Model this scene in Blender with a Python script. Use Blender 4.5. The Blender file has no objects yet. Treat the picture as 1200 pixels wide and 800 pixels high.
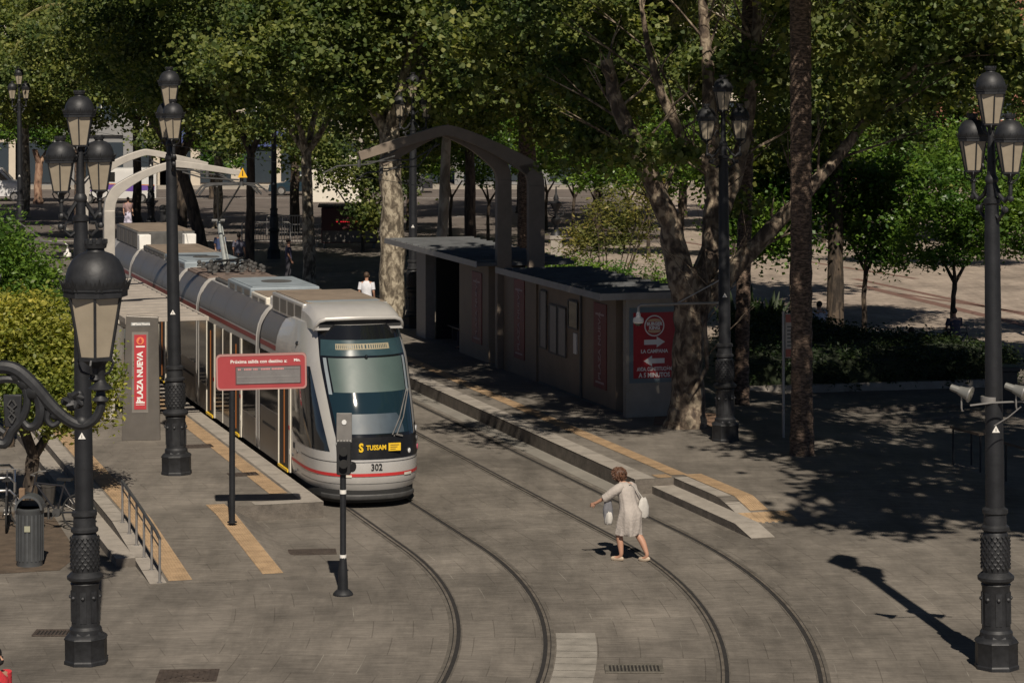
import bpy, math, random, numpy as np
from mathutils import Vector, Matrix, Euler
R = random.Random(7)
sc = bpy.context.scene
COL = sc.collection
H = 8.56; F = 3000.0; HY = 84.0
TH = math.radians(16.9)
NX, NY = math.cos(TH), math.sin(TH)

def G(px, py, z=0.0):
    """ground point (at height z) seen at photo pixel"""
    s = py - HY
    Y = F * (H - z) / s
    return Vector(((px - 600) * Y / F, Y, z))
def W(px, py, Y):
    return Vector(((px - 600) * Y / F, Y, H - (py - HY) * Y / F))
def AB(a, b, z=0.0):
    return Vector((NX * a - NY * b, NY * a + NX * b, z))

# ------------------------------------------------------------------ materials
MATS = {}
def mat(name, col, rough=0.6, metal=0.0, var=0.18, scale=6.0, bump=0.0, bscale=40.0, spec=0.5, emit=None, estr=1.0, coat=0.0, trans=0.0, alpha=1.0, dirt=0.0):
    if name in MATS: return MATS[name]
    m = bpy.data.materials.new(name); m.use_nodes = True
    nt = m.node_tree; b = nt.nodes['Principled BSDF']
    b.inputs['Roughness'].default_value = rough
    b.inputs['Metallic'].default_value = metal
    b.inputs['Specular IOR Level'].default_value = spec
    b.inputs['Coat Weight'].default_value = coat
    b.inputs['Transmission Weight'].default_value = trans
    b.inputs['Alpha'].default_value = alpha
    tc = nt.nodes.new('ShaderNodeTexCoord')
    if var > 0:
        n = nt.nodes.new('ShaderNodeTexNoise'); n.inputs['Scale'].default_value = scale; n.inputs['Detail'].default_value = 5; n.inputs['Roughness'].default_value = .65
        nt.links.new(tc.outputs['Object'], n.inputs['Vector'])
        r = nt.nodes.new('ShaderNodeValToRGB')
        r.color_ramp.elements[0].position = .3; r.color_ramp.elements[1].position = .7
        r.color_ramp.elements[0].color = [c * (1 - var) for c in col] + [1]
        r.color_ramp.elements[1].color = [min(1, c * (1 + var)) for c in col] + [1]
        nt.links.new(n.outputs['Fac'], r.inputs['Fac'])
        out = r.outputs['Color']
        nt.links.new(out, b.inputs['Base Color'])
        mr = nt.nodes.new('ShaderNodeMapRange'); mr.inputs['To Min'].default_value = max(0, rough - .08); mr.inputs['To Max'].default_value = min(1, rough + .12)
        nt.links.new(n.outputs['Fac'], mr.inputs['Value']); nt.links.new(mr.outputs['Result'], b.inputs['Roughness'])
    else:
        b.inputs['Base Color'].default_value = list(col) + [1]
    if bump > 0:
        n2 = nt.nodes.new('ShaderNodeTexNoise'); n2.inputs['Scale'].default_value = bscale; n2.inputs['Detail'].default_value = 4
        nt.links.new(tc.outputs['Object'], n2.inputs['Vector'])
        bp = nt.nodes.new('ShaderNodeBump'); bp.inputs['Strength'].default_value = bump; bp.inputs['Distance'].default_value = .02
        nt.links.new(n2.outputs['Fac'], bp.inputs['Height']); nt.links.new(bp.outputs['Normal'], b.inputs['Normal'])
    if emit:
        b.inputs['Emission Color'].default_value = list(emit) + [1]; b.inputs['Emission Strength'].default_value = estr
    MATS[name] = m
    return m

def paving(name, c1, c2, mortar, bw=0.9, rh=0.45, rot=0.0, uv=False, mort=0.012, stain=0.35, joint_light=False, lightlines=0.0, offset=.5):
    m = bpy.data.materials.new(name); m.use_nodes = True
    nt = m.node_tree; L = nt.links; N = nt.nodes
    b = N['Principled BSDF']; b.inputs['Roughness'].default_value = .78; b.inputs['Specular IOR Level'].default_value = .3
    tc = N.new('ShaderNodeTexCoord'); mp = N.new('ShaderNodeMapping'); mp.inputs['Rotation'].default_value = (0, 0, rot)
    L.new(tc.outputs['UV' if uv else 'Object'], mp.inputs['Vector'])
    br = N.new('ShaderNodeTexBrick'); br.inputs['Scale'].default_value = 1.0
    br.inputs['Brick Width'].default_value = bw; br.inputs['Row Height'].default_value = rh
    br.inputs['Mortar Size'].default_value = mort; br.inputs['Mortar Smooth'].default_value = .3; br.offset = offset
    br.inputs['Color1'].default_value = list(c1) + [1]; br.inputs['Color2'].default_value = list(c2) + [1]; br.inputs['Mortar'].default_value = list(mortar) + [1]
    # slight wobble so the joints are not ruler straight
    L.new(mp.outputs['Vector'], br.inputs['Vector'])
    def noise(scale, det=5, vec=None, rough=.6):
        n = N.new('ShaderNodeTexNoise'); n.inputs['Scale'].default_value = scale; n.inputs['Detail'].default_value = det; n.inputs['Roughness'].default_value = rough
        L.new(vec or tc.outputs['Object'], n.inputs['Vector']); return n
    def mul(a, bsock, fac=1.0, mode='MULTIPLY'):
        x = N.new('ShaderNodeMix'); x.data_type = 'RGBA'; x.blend_type = mode; x.inputs[0].default_value = fac
        L.new(a, x.inputs[6]); L.new(bsock, x.inputs[7]); return x.outputs[2]
    def ramp(sock, p0, v0, p1, v1):
        r = N.new('ShaderNodeMapRange'); r.inputs['From Min'].default_value = p0; r.inputs['From Max'].default_value = p1
        r.inputs['To Min'].default_value = v0; r.inputs['To Max'].default_value = v1; L.new(sock, r.inputs['Value'])
        c = N.new('ShaderNodeCombineColor')
        for i in range(3): L.new(r.outputs['Result'], c.inputs[i])
        return c.outputs['Color'], r.outputs['Result']
    col = br.outputs['Color']
    c, _ = ramp(noise(.35, 6).outputs['Fac'], .3, 1 - stain, .7, 1 + stain * .5); col = mul(col, c)
    c, _ = ramp(noise(2.2, 6, rough=.75).outputs['Fac'], .3, 1 - stain * .5, .75, 1 + stain * .5); col = mul(col, c)
    # stretched grain along the slabs
    m2 = N.new('ShaderNodeMapping'); m2.inputs['Rotation'].default_value = (0, 0, rot); m2.inputs['Scale'].default_value = (1.2, 14, 1)
    L.new(tc.outputs['UV' if uv else 'Object'], m2.inputs['Vector'])
    c, _ = ramp(noise(1.3, 8, m2.outputs['Vector'], .75).outputs['Fac'], .35, .70, .7, 1.26); col = mul(col, c)
    # worn pale scuffs
    n5 = noise(.9, 8, rough=.8); _, f = ramp(n5.outputs['Fac'], .58, 0, .72, .32)
    x = N.new('ShaderNodeMix'); x.data_type = 'RGBA'; L.new(f, x.inputs[0]); L.new(col, x.inputs[6]); x.inputs[7].default_value = [min(1, v * 1.8) for v in c1] + [1]; col = x.outputs[2]
    if lightlines > 0:   # mortar that has dried pale in places
        n6 = noise(.5, 3); _, f2 = ramp(n6.outputs['Fac'], .52, 0, .66, lightlines)
        mm = N.new('ShaderNodeMath'); mm.operation = 'MULTIPLY'; L.new(f2, mm.inputs[0]); L.new(br.outputs['Fac'], mm.inputs[1])
        x = N.new('ShaderNodeMix'); x.data_type = 'RGBA'; L.new(mm.outputs[0], x.inputs[0]); L.new(col, x.inputs[6]); x.inputs[7].default_value = (.42, .39, .34, 1); col = x.outputs[2]
    m7 = N.new('ShaderNodeMapping'); m7.inputs['Rotation'].default_value = (0, 0, .5); m7.inputs['Scale'].default_value = (.9, .16, 1); L.new(tc.outputs['Object'], m7.inputs['Vector'])
    n7 = noise(1.1, 7, m7.outputs['Vector'], .72); c, _ = ramp(n7.outputs['Fac'], .42, 1.12, .68, .62); col = mul(col, c, .8)
    n8 = noise(.22, 4, rough=.7); c, _ = ramp(n8.outputs['Fac'], .5, 1.0, .62, .80); col = mul(col, c)
    # gum spots
    vo = N.new('ShaderNodeTexVoronoi'); vo.inputs['Scale'].default_value = 1.7; L.new(tc.outputs['Object'], vo.inputs['Vector'])
    _, f3 = ramp(vo.outputs['Distance'], .028, .55, .045, 0)
    x = N.new('ShaderNodeMix'); x.data_type = 'RGBA'; L.new(f3, x.inputs[0]); L.new(col, x.inputs[6]); x.inputs[7].default_value = [v * .45 for v in c1] + [1]; col = x.outputs[2]
    L.new(col, b.inputs['Base Color'])
    nb = noise(35, 5); bp = N.new('ShaderNodeBump'); bp.inputs['Strength'].default_value = .35; bp.inputs['Distance'].default_value = .01
    s = N.new('ShaderNodeMath'); s.operation = 'SUBTRACT'; L.new(nb.outputs['Fac'], s.inputs[0]); L.new(br.outputs['Fac'], s.inputs[1])
    L.new(s.outputs[0], bp.inputs['Height']); L.new(bp.outputs['Normal'], b.inputs['Normal'])
    MATS[name] = m
    return m

def leafmat(name, c_dark, c_light, trans=.35, rough=.5):
    m = bpy.data.materials.new(name); m.use_nodes = True
    nt = m.node_tree; L = nt.links; N = nt.nodes
    b = N['Principled BSDF']; out = N['Material Output']
    g = N.new('ShaderNodeNewGeometry'); r = N.new('ShaderNodeValToRGB')
    r.color_ramp.elements[0].color = list(c_dark) + [1]; r.color_ramp.elements[1].color = list(c_light) + [1]
    e = r.color_ramp.elements.new(.93); e.color = [c_light[0] * 1.0, c_light[1] * 1.0, c_light[2], 1]
    r.color_ramp.elements[-1].color = (c_light[0] * 1.18, c_light[1] * 1.08, c_light[2] * 1.1, 1)
    L.new(g.outputs['Random Per Island'], r.inputs['Fac'])
    tc = N.new('ShaderNodeTexCoord'); nz = N.new('ShaderNodeTexNoise'); nz.inputs['Scale'].default_value = .55; nz.inputs['Detail'].default_value = 3
    L.new(tc.outputs['Object'], nz.inputs['Vector']); r2 = N.new('ShaderNodeValToRGB'); L.new(nz.outputs['Fac'], r2.inputs['Fac'])
    r2.color_ramp.elements[0].position = .36; r2.color_ramp.elements[0].color = (.52, .68, .7, 1); r2.color_ramp.elements[1].position = .66; r2.color_ramp.elements[1].color = (1.32, 1.2, 1.05, 1)
    mxc = N.new('ShaderNodeMix'); mxc.data_type = 'RGBA'; mxc.blend_type = 'MULTIPLY'; mxc.inputs[0].default_value = 1; L.new(r.outputs['Color'], mxc.inputs[6]); L.new(r2.outputs['Color'], mxc.inputs[7])
    L.new(mxc.outputs[2], b.inputs['Base Color'])
    b.inputs['Roughness'].default_value = rough; b.inputs['Specular IOR Level'].default_value = .35
    t = N.new('ShaderNodeBsdfTranslucent')
    hm = N.new('ShaderNodeMix'); hm.data_type = 'RGBA'; hm.blend_type = 'MULTIPLY'; hm.inputs[0].default_value = 1
    L.new(mxc.outputs[2], hm.inputs[6]); hm.inputs[7].default_value = (1.5, 1.6, .6, 1); L.new(hm.outputs[2], t.inputs['Color'])
    mx = N.new('ShaderNodeMixShader'); mx.inputs[0].default_value = trans
    L.new(b.outputs[0], mx.inputs[1]); L.new(t.outputs[0], mx.inputs[2]); L.new(mx.outputs[0], out.inputs['Surface'])
    MATS[name] = m
    return m

def barkmat(name, c1, c2, c3, scale=5.0, stretch=.35, bump=.5):
    m = bpy.data.materials.new(name); m.use_nodes = True
    nt = m.node_tree; L = nt.links; N = nt.nodes; b = N['Principled BSDF']; b.inputs['Roughness'].default_value = .85
    tc = N.new('ShaderNodeTexCoord'); mp = N.new('ShaderNodeMapping'); mp.inputs['Scale'].default_value = (1, 1, stretch)
    L.new(tc.outputs['Object'], mp.inputs['Vector'])
    n = N.new('ShaderNodeTexNoise'); n.inputs['Scale'].default_value = scale; n.inputs['Detail'].default_value = 4; n.inputs['Distortion'].default_value = .6
    L.new(mp.outputs['Vector'], n.inputs['Vector'])
    r = N.new('ShaderNodeValToRGB'); r.color_ramp.interpolation = 'EASE'
    r.color_ramp.elements[0].position = .38; r.color_ramp.elements[0].color = list(c1) + [1]
    r.color_ramp.elements[1].position = .6; r.color_ramp.elements[1].color = list(c3) + [1]
    e = r.color_ramp.elements.new(.49); e.color = list(c2) + [1]
    L.new(n.outputs['Fac'], r.inputs['Fac']); L.new(r.outputs['Color'], b.inputs['Base Color'])
    n2 = N.new('ShaderNodeTexNoise'); n2.inputs['Scale'].default_value = 18; n2.inputs['Detail'].default_value = 6; L.new(mp.outputs['Vector'], n2.inputs['Vector'])
    bp = N.new('ShaderNodeBump'); bp.inputs['Strength'].default_value = bump; bp.inputs['Distance'].default_value = .04
    L.new(n2.outputs['Fac'], bp.inputs['Height']); L.new(bp.outputs['Normal'], b.inputs['Normal'])
    MATS[name] = m
    return m

# ------------------------------------------------------------------ mesh builder
class MB:
    def __init__(s): s.v = []; s.f = []; s.uv = None
    def add(s, vs, fs):
        o = len(s.v); s.v += [tuple(v) for v in vs]; s.f += [tuple(i + o for i in f) for f in fs]; return s
    def box(s, c, d, rz=0.0, M=None):
        hx, hy, hz = d[0] / 2, d[1] / 2, d[2] / 2
        vs = [Vector((x, y, z)) for x in (-hx, hx) for y in (-hy, hy) for z in (-hz, hz)]
        if M is not None: vs = [M @ v for v in vs]
        elif rz: vs = [Matrix.Rotation(rz, 3, 'Z') @ v for v in vs]
        vs = [v + Vector(c) for v in vs]
        return s.add(vs, [(0, 1, 3, 2), (4, 6, 7, 5), (0, 4, 5, 1), (2, 3, 7, 6), (0, 2, 6, 4), (1, 5, 7, 3)])
    def bb(s, x0, x1, y0, y1, z0, z1):
        return s.box(((x0 + x1) / 2, (y0 + y1) / 2, (z0 + z1) / 2), (abs(x1 - x0), abs(y1 - y0), abs(z1 - z0)))
    def beam(s, p, q, w, h):
        p = Vector(p); q = Vector(q); d = (q - p); L = d.length
        if L < 1e-6: return s
        M = d.to_track_quat('Y', 'Z').to_matrix()
        return s.box((p + q) / 2, (w, L, h), M=M)
    def tube(s, pts, rad, n=8, cap=True, sq=1.0):
        pts = [Vector(p) for p in pts]
        if not hasattr(rad, '__len__'): rad = [rad] * len(pts)
        rings = []; up = None
        for i, p in enumerate(pts):
            t = (pts[min(i + 1, len(pts) - 1)] - pts[max(i - 1, 0)])
            if t.length < 1e-9: t = Vector((0, 0, 1))
            t.normalize()
            if up is None:
                up = Vector((0, 1, 0)) if abs(t.y) < .9 else Vector((1, 0, 0))
            x = t.cross(up)
            if x.length < 1e-4: x = t.cross(Vector((1, .3, .2)))
            x.normalize(); y = x.cross(t).normalized(); up = y
            rings.append([p + (x * math.cos(2 * math.pi * k / n) + y * math.sin(2 * math.pi * k / n) * sq) * rad[i] for k in range(n)])
        return s.loft(rings, cap)
    def loft(s, rings, cap=True, closed=True):
        n = len(rings[0]); vs = [v for r in rings for v in r]; fs = []
        for i in range(len(rings) - 1):
            for k in range(n if closed else n - 1):
                a = i * n + k; b = i * n + (k + 1) % n
                fs.append((a, b, b + n, a + n))
        if cap:
            fs.append(tuple(range(n - 1, -1, -1))); fs.append(tuple((len(rings) - 1) * n + k for k in range(n)))
        return s.add(vs, fs)
    def lathe(s, prof, n=16, o=(0, 0, 0), cap=True, ph=0.0):
        rings = []
        for r, z in prof:
            rings.append([Vector((o[0] + r * math.cos(ph + 2 * math.pi * k / n), o[1] + r * math.sin(ph + 2 * math.pi * k / n), o[2] + z)) for k in range(n)])
        return s.loft(rings, cap)
    def sphere(s, c, r, n=10, m=6, sc=(1, 1, 1)):
        prof = [(max(1e-3, math.sin(math.pi * i / m)) * r, -math.cos(math.pi * i / m) * r) for i in range(m + 1)]
        rings = [[Vector((c[0] + q * math.cos(2 * math.pi * k / n) * sc[0], c[1] + q * math.sin(2 * math.pi * k / n) * sc[1], c[2] + z * sc[2])) for k in range(n)] for q, z in prof]
        return s.loft(rings, True)
    def prism(s, poly, z0, z1, axis='z'):
        n = len(poly)
        if axis == 'z': vs = [(x, y, z0) for x, y in poly] + [(x, y, z1) for x, y in poly]
        elif axis == 'y': vs = [(x, z0, y) for x, y in poly] + [(x, z1, y) for x, y in poly]
        else: vs = [(z0, x, y) for x, y in poly] + [(z1, x, y) for x, y in poly]
        fs = [tuple(range(n - 1, -1, -1)), tuple(range(n, 2 * n))] + [(i, (i + 1) % n, (i + 1) % n + n, i + n) for i in range(n)]
        return s.add(vs, fs)
    def build(s, name, m, parent=None, smooth=True, bevel=0.0, angle=35, uv=None, fix=True):
        me = bpy.data.meshes.new(name)
        me.from_pydata(s.v, [], s.f); me.update()
        if fix:
            import bmesh
            bm = bmesh.new(); bm.from_mesh(me); bmesh.ops.recalc_face_normals(bm, faces=bm.faces); bm.to_mesh(me); bm.free()
        if uv is not None:
            ul = me.uv_layers.new(name='UVMap')
            for lp in me.loops: ul.data[lp.index].uv = uv[lp.vertex_index]
        if smooth:
            me.polygons.foreach_set('use_smooth', [True] * len(me.polygons)); me.set_sharp_from_angle(angle=math.radians(angle))
        if m: me.materials.append(m)
        o = bpy.data.objects.new(name, me); COL.objects.link(o)
        if parent: o.parent = parent
        if bevel:
            bv = o.modifiers.new('bevel', 'BEVEL'); bv.width = bevel; bv.segments = 2; bv.limit_method = 'ANGLE'; bv.angle_limit = math.radians(40)
        return o

def smoothpath(pts, rad, k=5):
    P = [Vector(p) for p in pts]; n = len(P); o = []; rr = []
    for i in range(n - 1):
        a, b, c, d = P[max(i - 1, 0)], P[i], P[i + 1], P[min(i + 2, n - 1)]
        for j in range(k):
            t = j / k
            o.append(.5 * ((2 * b) + (c - a) * t + (2 * a - 5 * b + 4 * c - d) * t * t + (3 * b - a - 3 * c + d) * t ** 3)); rr.append(rad[i] + (rad[i + 1] - rad[i]) * t)
    o.append(P[-1]); rr.append(rad[-1]); return o, rr
def tag(o, label=None, cat=None, group=None, kind=None):
    if label: o['label'] = label
    if cat: o['category'] = cat
    if group: o['group'] = group
    if kind: o['kind'] = kind
    return o
def thing(name, loc, rz=0.0, label=None, cat=None, group=None):
    o = bpy.data.objects.new(name, None); o.empty_display_size = .2; COL.objects.link(o)
    o.location = loc; o.rotation_euler = (0, 0, rz)
    return tag(o, label, cat, group)
def copytree(o, parent=None):
    c = o.copy(); COL.objects.link(c); c.parent = parent
    for ch in list(o.children): copytree(ch, c)
    return c
def text(name, s, size, m, parent, loc, rot=(math.pi / 2, 0, 0), align='CENTER', off=0.0, ext=.003, sx=1.0):
    cu = bpy.data.curves.new(name + '_c', 'FONT'); cu.body = s; cu.size = size; cu.align_x = align; cu.align_y = 'CENTER'; cu.offset = off; cu.extrude = ext; cu.resolution_u = 3
    t = bpy.data.objects.new('tmp', cu); COL.objects.link(t)
    bpy.context.view_layer.update()
    dg = bpy.context.evaluated_depsgraph_get()
    me = bpy.data.meshes.new_from_object(t.evaluated_get(dg))
    bpy.data.objects.remove(t); bpy.data.curves.remove(cu)
    me.name = name; me.materials.clear(); me.materials.append(m)
    o = bpy.data.objects.new(name, me); COL.objects.link(o); o.parent = parent; o.location = loc; o.rotation_euler = rot; o.scale = (sx, 1, 1)
    return o

# ------------------------------------------------------------------ palette
M_iron = mat('iron_dark', (.026, .027, .030), .5, .3, .3, 9, .08, 30)
M_iron2 = mat('iron_pole', (.016, .017, .020), .5, .2, .25, 5, .15, 40)
M_glass_l = mat('lantern_glass', (.34, .29, .22), .3, 0, .12, 4, spec=.6)
M_steel = mat('steel_grey', (.30, .29, .28), .45, .6, .15, 4)
M_steeld = mat('steel_dark', (.10, .10, .10), .5, .5, .2, 5)
M_silver = mat('tram_silver', (.50, .485, .465), .32, .25, .06, 2, coat=.25)
M_mask = mat('mask_black', (.010, .010, .011), .3, 0, .15, 4, spec=.3)
M_silver2 = mat('tram_panel_reflect_grey', (.125, .115, .105), .4, .25, .14, 1.5)  # shoulder panels: reflection of dark trees put into the grey
M_side = mat('tram_lower_panel', (.105, .092, .08), .35, .3, .3, .9)
M_redd = mat('stripe_dark_red', (.22, .035, .03), .45, 0, .1, 3)
M_white = mat('white_paint', (.72, .70, .66), .5, 0, .1, 3)
M_red = mat('tram_red', (.45, .03, .03), .4, 0, .08, 3)
M_black = mat('black_gloss', (.008, .009, .011), .08, 0, 0, spec=.6, coat=.5)
M_blackm = mat('black_matt', (.012, .012, .013), .7, 0, .2, 8)
M_rubber = mat('rubber', (.02, .02, .02), .85, 0, .2, 8)
M_skin = mat('skin', (.42, .23, .155), .55, 0, .08, 6)
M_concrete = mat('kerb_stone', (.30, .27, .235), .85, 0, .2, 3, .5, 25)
M_concreted = mat('kerb_face_shaded', (.12, .104, .088), .9, 0, .35, 4, .6, 25)  # darker than the kerb tops: side-face shadow put into the colour
M_tact = mat('tactile_orange', (.37, .255, .15), .8, 0, .25, 3, .6, 30)
# ------------------------------------------------------------------ ground, track bed, platforms
CX, CY = -26.2, 38.6
AC = NX * CX + NY * CY            # n.C
BC = -NY * CX + NX * CY           # u.C
R0 = 28.0
def TP(a, s, z=0.0):
    r = a - AC
    if s >= 0:
        return Vector((CX + NX * r - NY * s, CY + NY * r + NX * s, z))
    ang = TH + s / R0
    return Vector((CX + r * math.cos(ang), CY + r * math.sin(ang), z))
def sheet(name, m, alist, slist, z, kind='structure', parent=None):
    mb = MB(); uv = []
    for s in slist:
        for a in alist:
            mb.v.append(tuple(TP(a, s, z))); uv.append((a, s))
    n = len(alist)
    for i in range(len(slist) - 1):
        for k in range(n - 1): mb.f.append((i * n + k, i * n + k + 1, (i + 1) * n + k + 1, (i + 1) * n + k))
    o = mb.build(name, m, parent, smooth=False, uv=uv)
    if kind and not parent: o['kind'] = kind
    return o
def fr(a, b, st):
    n = max(1, int(round(abs(b - a) / st))); return [a + (b - a) * i / n for i in range(n + 1)]

P_ground = paving('paving_plaza_grey', (.205, .183, .158), (.182, .163, .141), (.14, .124, .106), 1.1, .55, -TH, False, .008, .3, lightlines=.15)
P_track = paving('paving_track', (.202, .180, .155), (.180, .161, .139), (.128, .113, .096), .62, 1.35, 0, True, .008, .34, lightlines=.5, offset=.5)
P_plat = paving('paving_platform', (.212, .189, .162), (.19, .169, .145), (.15, .132, .112), 1.2, .6, -TH, False, .008, .25, lightlines=.2)
P_pale = paving('paving_pale_plaza', (.42, .35, .29), (.36, .30, .25), (.24, .19, .16), .9, .45, -TH, False, .02, .18)
P_brown = mat('paving_brown_band', (.16, .09, .07), .85, 0, .25, 2)
P_asph = mat('asphalt_street', (.12, .10, .088), .9, 0, .28, .35, .4, 12)
M_soil = mat('soil', (.09, .065, .045), .95, 0, .4, 3, .8, 12)

g = MB(); g.add([(-900, -120, 0), (900, -120, 0), (900, 1600, 0), (-900, 1600, 0)], [(0, 1, 2, 3)])
tag(g.build('ground', P_ground, smooth=False), kind='structure')
sheet('track_bed', P_track, fr(8.0, 22.0, .7), fr(-24, 3.4, .5), .004)
sheet('track_bed', P_track, fr(10.9, 17.44, .6), [3.4, 20, 60, 110], .004)
sheet('gutter_strip', mat('gutter_pale', (.215, .2, .175), .85, 0, .15, 1.2, .3, 20), [17.04, 17.45], [4.3, 20, 60, 100], .009)
# road with kerb far behind
r = MB(); r.add([(-120, 128, .006), (8, 128, .006), (8, 186, .006), (-120, 186, .006)], [(0, 1, 2, 3)])
tag(r.build('street', P_asph, smooth=False), kind='structure')
r = MB()
for i in range(9):
    x = -60 + i * 7; r.add([(x, 151, .011), (x + 2.6, 151, .011), (x + 2.6, 151.25, .011), (x, 151.25, .011)], [(0, 1, 2, 3)])
for yy in (129.2, 173):
    r.add([(-110, yy, .011), (4, yy, .011), (4, yy + .22, .011), (-110, yy + .22, .011)], [(0, 1, 2, 3)])
tag(r.build('street_markings', M_white, smooth=False), kind='structure')
r = MB(); r.bb(-120, 8, 186, 186.3, 0, .14); r.bb(-120, 8, 186.3, 190, 0, .13)
tag(r.build('pavement', mat('pavement_far', (.30, .27, .23), .85, 0, .2, .6), smooth=False), kind='structure')
r = MB(); r.add([(-4.5, 90, .005), (3.5, 79.5, .005), (60, 72, .005), (80, 190, .005), (9, 190, .005), (-3, 128, .005)], [(0, 1, 2, 3, 4, 5)])
tag(r.build('plaza_paving', P_pale, smooth=False), kind='structure')
r = MB()
for (p0, p1, w) in (((1030, 342), (1200, 383), .5), ((1030, 334), (1210, 372), .35), ((1100, 352), (1230, 372), .3), ((660, 262), (900, 300), .3)):
    A = G(*p0); B = G(*p1); d = (B - A).normalized(); q = Vector((-d.y, d.x, 0)) * w; A = A - d * 3; B = B + d * 14
    r.add([A + Vector((0, 0, .01)), B + Vector((0, 0, .01)), B + q + Vector((0, 0, .01)), A + q + Vector((0, 0, .01))], [(0, 1, 2, 3)])
tag(r.build('paving_bands', P_brown, smooth=False), kind='structure')

# rails
M_rail = mat('rail_steel', (.215, .188, .16), .4, .4, .35, 3)
M_groove = mat('rail_groove', (.018, .016, .015), .9, 0, .3, 5)
M_seal = mat('rail_sealant', (.105, .093, .078), .85, 0, .35, 3)
SS = fr(-24, 0, .4)[:-1] + [0, 10, 30, 60, 100]
for ac in (12.2, 16.15):
    for sd in (-1, 1):
        a = ac + sd * .70
        o = sheet('rail', M_groove, [a - .045, a + .075] if sd < 0 else [a - .075, a + .045], SS, .013)
        sheet('rail_head', M_rail, [a - .030, a + .012] if sd < 0 else [a - .012, a + .030], SS, .018, parent=o)
        sheet('rail_bedding', M_seal, [a - .10, a + .10], SS, .0085, parent=o)

# plateau builder
def plateau(name, m, alist, blist, zf, mside):
    mb = MB(); na = len(alist)
    for b in blist:
        for a in alist: mb.v.append(tuple(AB(a, b, zf(a, b))))
    for i in range(len(blist) - 1):
        for k in range(na - 1): mb.f.append((i * na + k, i * na + k + 1, (i + 1) * na + k + 1, (i + 1) * na + k))
    o = mb.build(name, m, smooth=False); tag(o, kind='structure')
    sd = MB()
    def wall(pts):
        for (a, b), (c, d) in zip(pts[:-1], pts[1:]):
            z1, z2 = zf(a, b), zf(c, d)
            if z1 < .006 and z2 < .006: continue
            sd.add([AB(a, b, -.03), AB(c, d, -.03), AB(c, d, z2), AB(a, b, z1)], [(0, 1, 2, 3)])
    wall([(alist[0], b) for b in blist]); wall([(alist[-1], b) for b in blist]); wall([(a, blist[0]) for a in alist]); wall([(a, blist[-1]) for a in alist])
    sd.build('kerb_face_shaded', mside, o, smooth=False)
    return o
cl = lambda x: max(0.0, min(1.0, x))
ZE = .002
def zL(a, b): return ZE + .3 * cl((b - 42.7) / 4.6)
def zL2(a, b): return ZE + .3 * cl((b - 42.7) / 4.6) * cl((9.5 - a) / .5) if b < 48.1 else .3 + ZE
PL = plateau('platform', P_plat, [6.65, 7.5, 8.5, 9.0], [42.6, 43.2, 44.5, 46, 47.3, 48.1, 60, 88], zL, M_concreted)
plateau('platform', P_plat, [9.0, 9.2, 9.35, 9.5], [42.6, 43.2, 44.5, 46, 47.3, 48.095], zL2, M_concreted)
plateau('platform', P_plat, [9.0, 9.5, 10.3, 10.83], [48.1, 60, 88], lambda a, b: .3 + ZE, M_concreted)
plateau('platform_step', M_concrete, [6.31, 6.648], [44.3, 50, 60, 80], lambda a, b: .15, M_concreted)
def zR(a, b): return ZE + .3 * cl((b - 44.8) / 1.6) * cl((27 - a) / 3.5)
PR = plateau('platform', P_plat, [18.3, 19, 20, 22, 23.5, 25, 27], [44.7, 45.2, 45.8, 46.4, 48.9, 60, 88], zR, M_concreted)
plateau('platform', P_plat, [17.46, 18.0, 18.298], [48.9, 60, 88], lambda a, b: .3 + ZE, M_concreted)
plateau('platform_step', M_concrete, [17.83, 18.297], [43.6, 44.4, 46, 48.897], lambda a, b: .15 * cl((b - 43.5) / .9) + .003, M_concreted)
# edging stones (individual blocks in one row, surface pattern of the kerb)
def edging(name, a0, a1, blist_, zf, step=1.2, m=None):
    mb = MB(); b = blist_[0]
    while b < blist_[1] - .05:
        e = min(b + step - .02, blist_[1])
        zz = [zf(a0, b), zf(a0, e)]
        mb.add([AB(a0, b, zz[0] + .006), AB(a1, b, zz[0] + .006), AB(a1, e, zz[1] + .006), AB(a0, e, zz[1] + .006)], [(0, 1, 2, 3)])
        b += step
    return tag(mb.build(name, m or M_concrete, smooth=False), kind='structure')
c3 = lambda a, b: .3 + ZE
edging('kerb_stones', 10.45, 10.835, (48.1, 88), c3)
edging('kerb_stones', 9.5, 10.45, (48.1, 48.5), c3, .4)
edging('kerb_stones', 17.455, 17.9, (48.9, 88), c3)
edging('kerb_stones', 18.297, 18.6, (44.8, 48.9), zR, .6)
edging('kerb_stones', 6.645, 6.93, (42.7, 88), zL, .9)
# tactile strips: ribbed
def tactile(a0, a1, b0, b1, zf, name='tactile_strip'):
    mb = MB(); b = b0
    while b < b1 - .01:
        e = min(b + .4 - .008, b1); k = 8; w = (a1 - a0) / k
        mb.add([AB(a0, b, zf(a0, b) + .008), AB(a1, b, zf(a1, b) + .008), AB(a1, e, zf(a1, e) + .008), AB(a0, e, zf(a0, e) + .008)], [(0, 1, 2, 3)])
        if b < 62:
            for i in range(k):
                x = a0 + w * (i + .25)
                v = [AB(x, b + .02, zf(x, b) + .013), AB(x + w * .5, b + .02, zf(x, b) + .013), AB(x + w * .5, e - .02, zf(x, e) + .013), AB(x, e - .02, zf(x, e) + .013)]
                lo = [q - Vector((0, 0, .006)) for q in v]
                mb.add(v + lo, [(0, 1, 2, 3), (0, 1, 5, 4), (1, 2, 6, 5), (2, 3, 7, 6), (3, 0, 4, 7)])
        b += .4
    return tag(mb.build(name, M_tact, smooth=False), kind='structure')
tactile(10.02, 10.38, 49.3, 84, c3)
tactile(8.6, 8.96, 42.9, 48.4, zL)
tactile(6.98, 7.38, 42.8, 84, zL)
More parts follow.
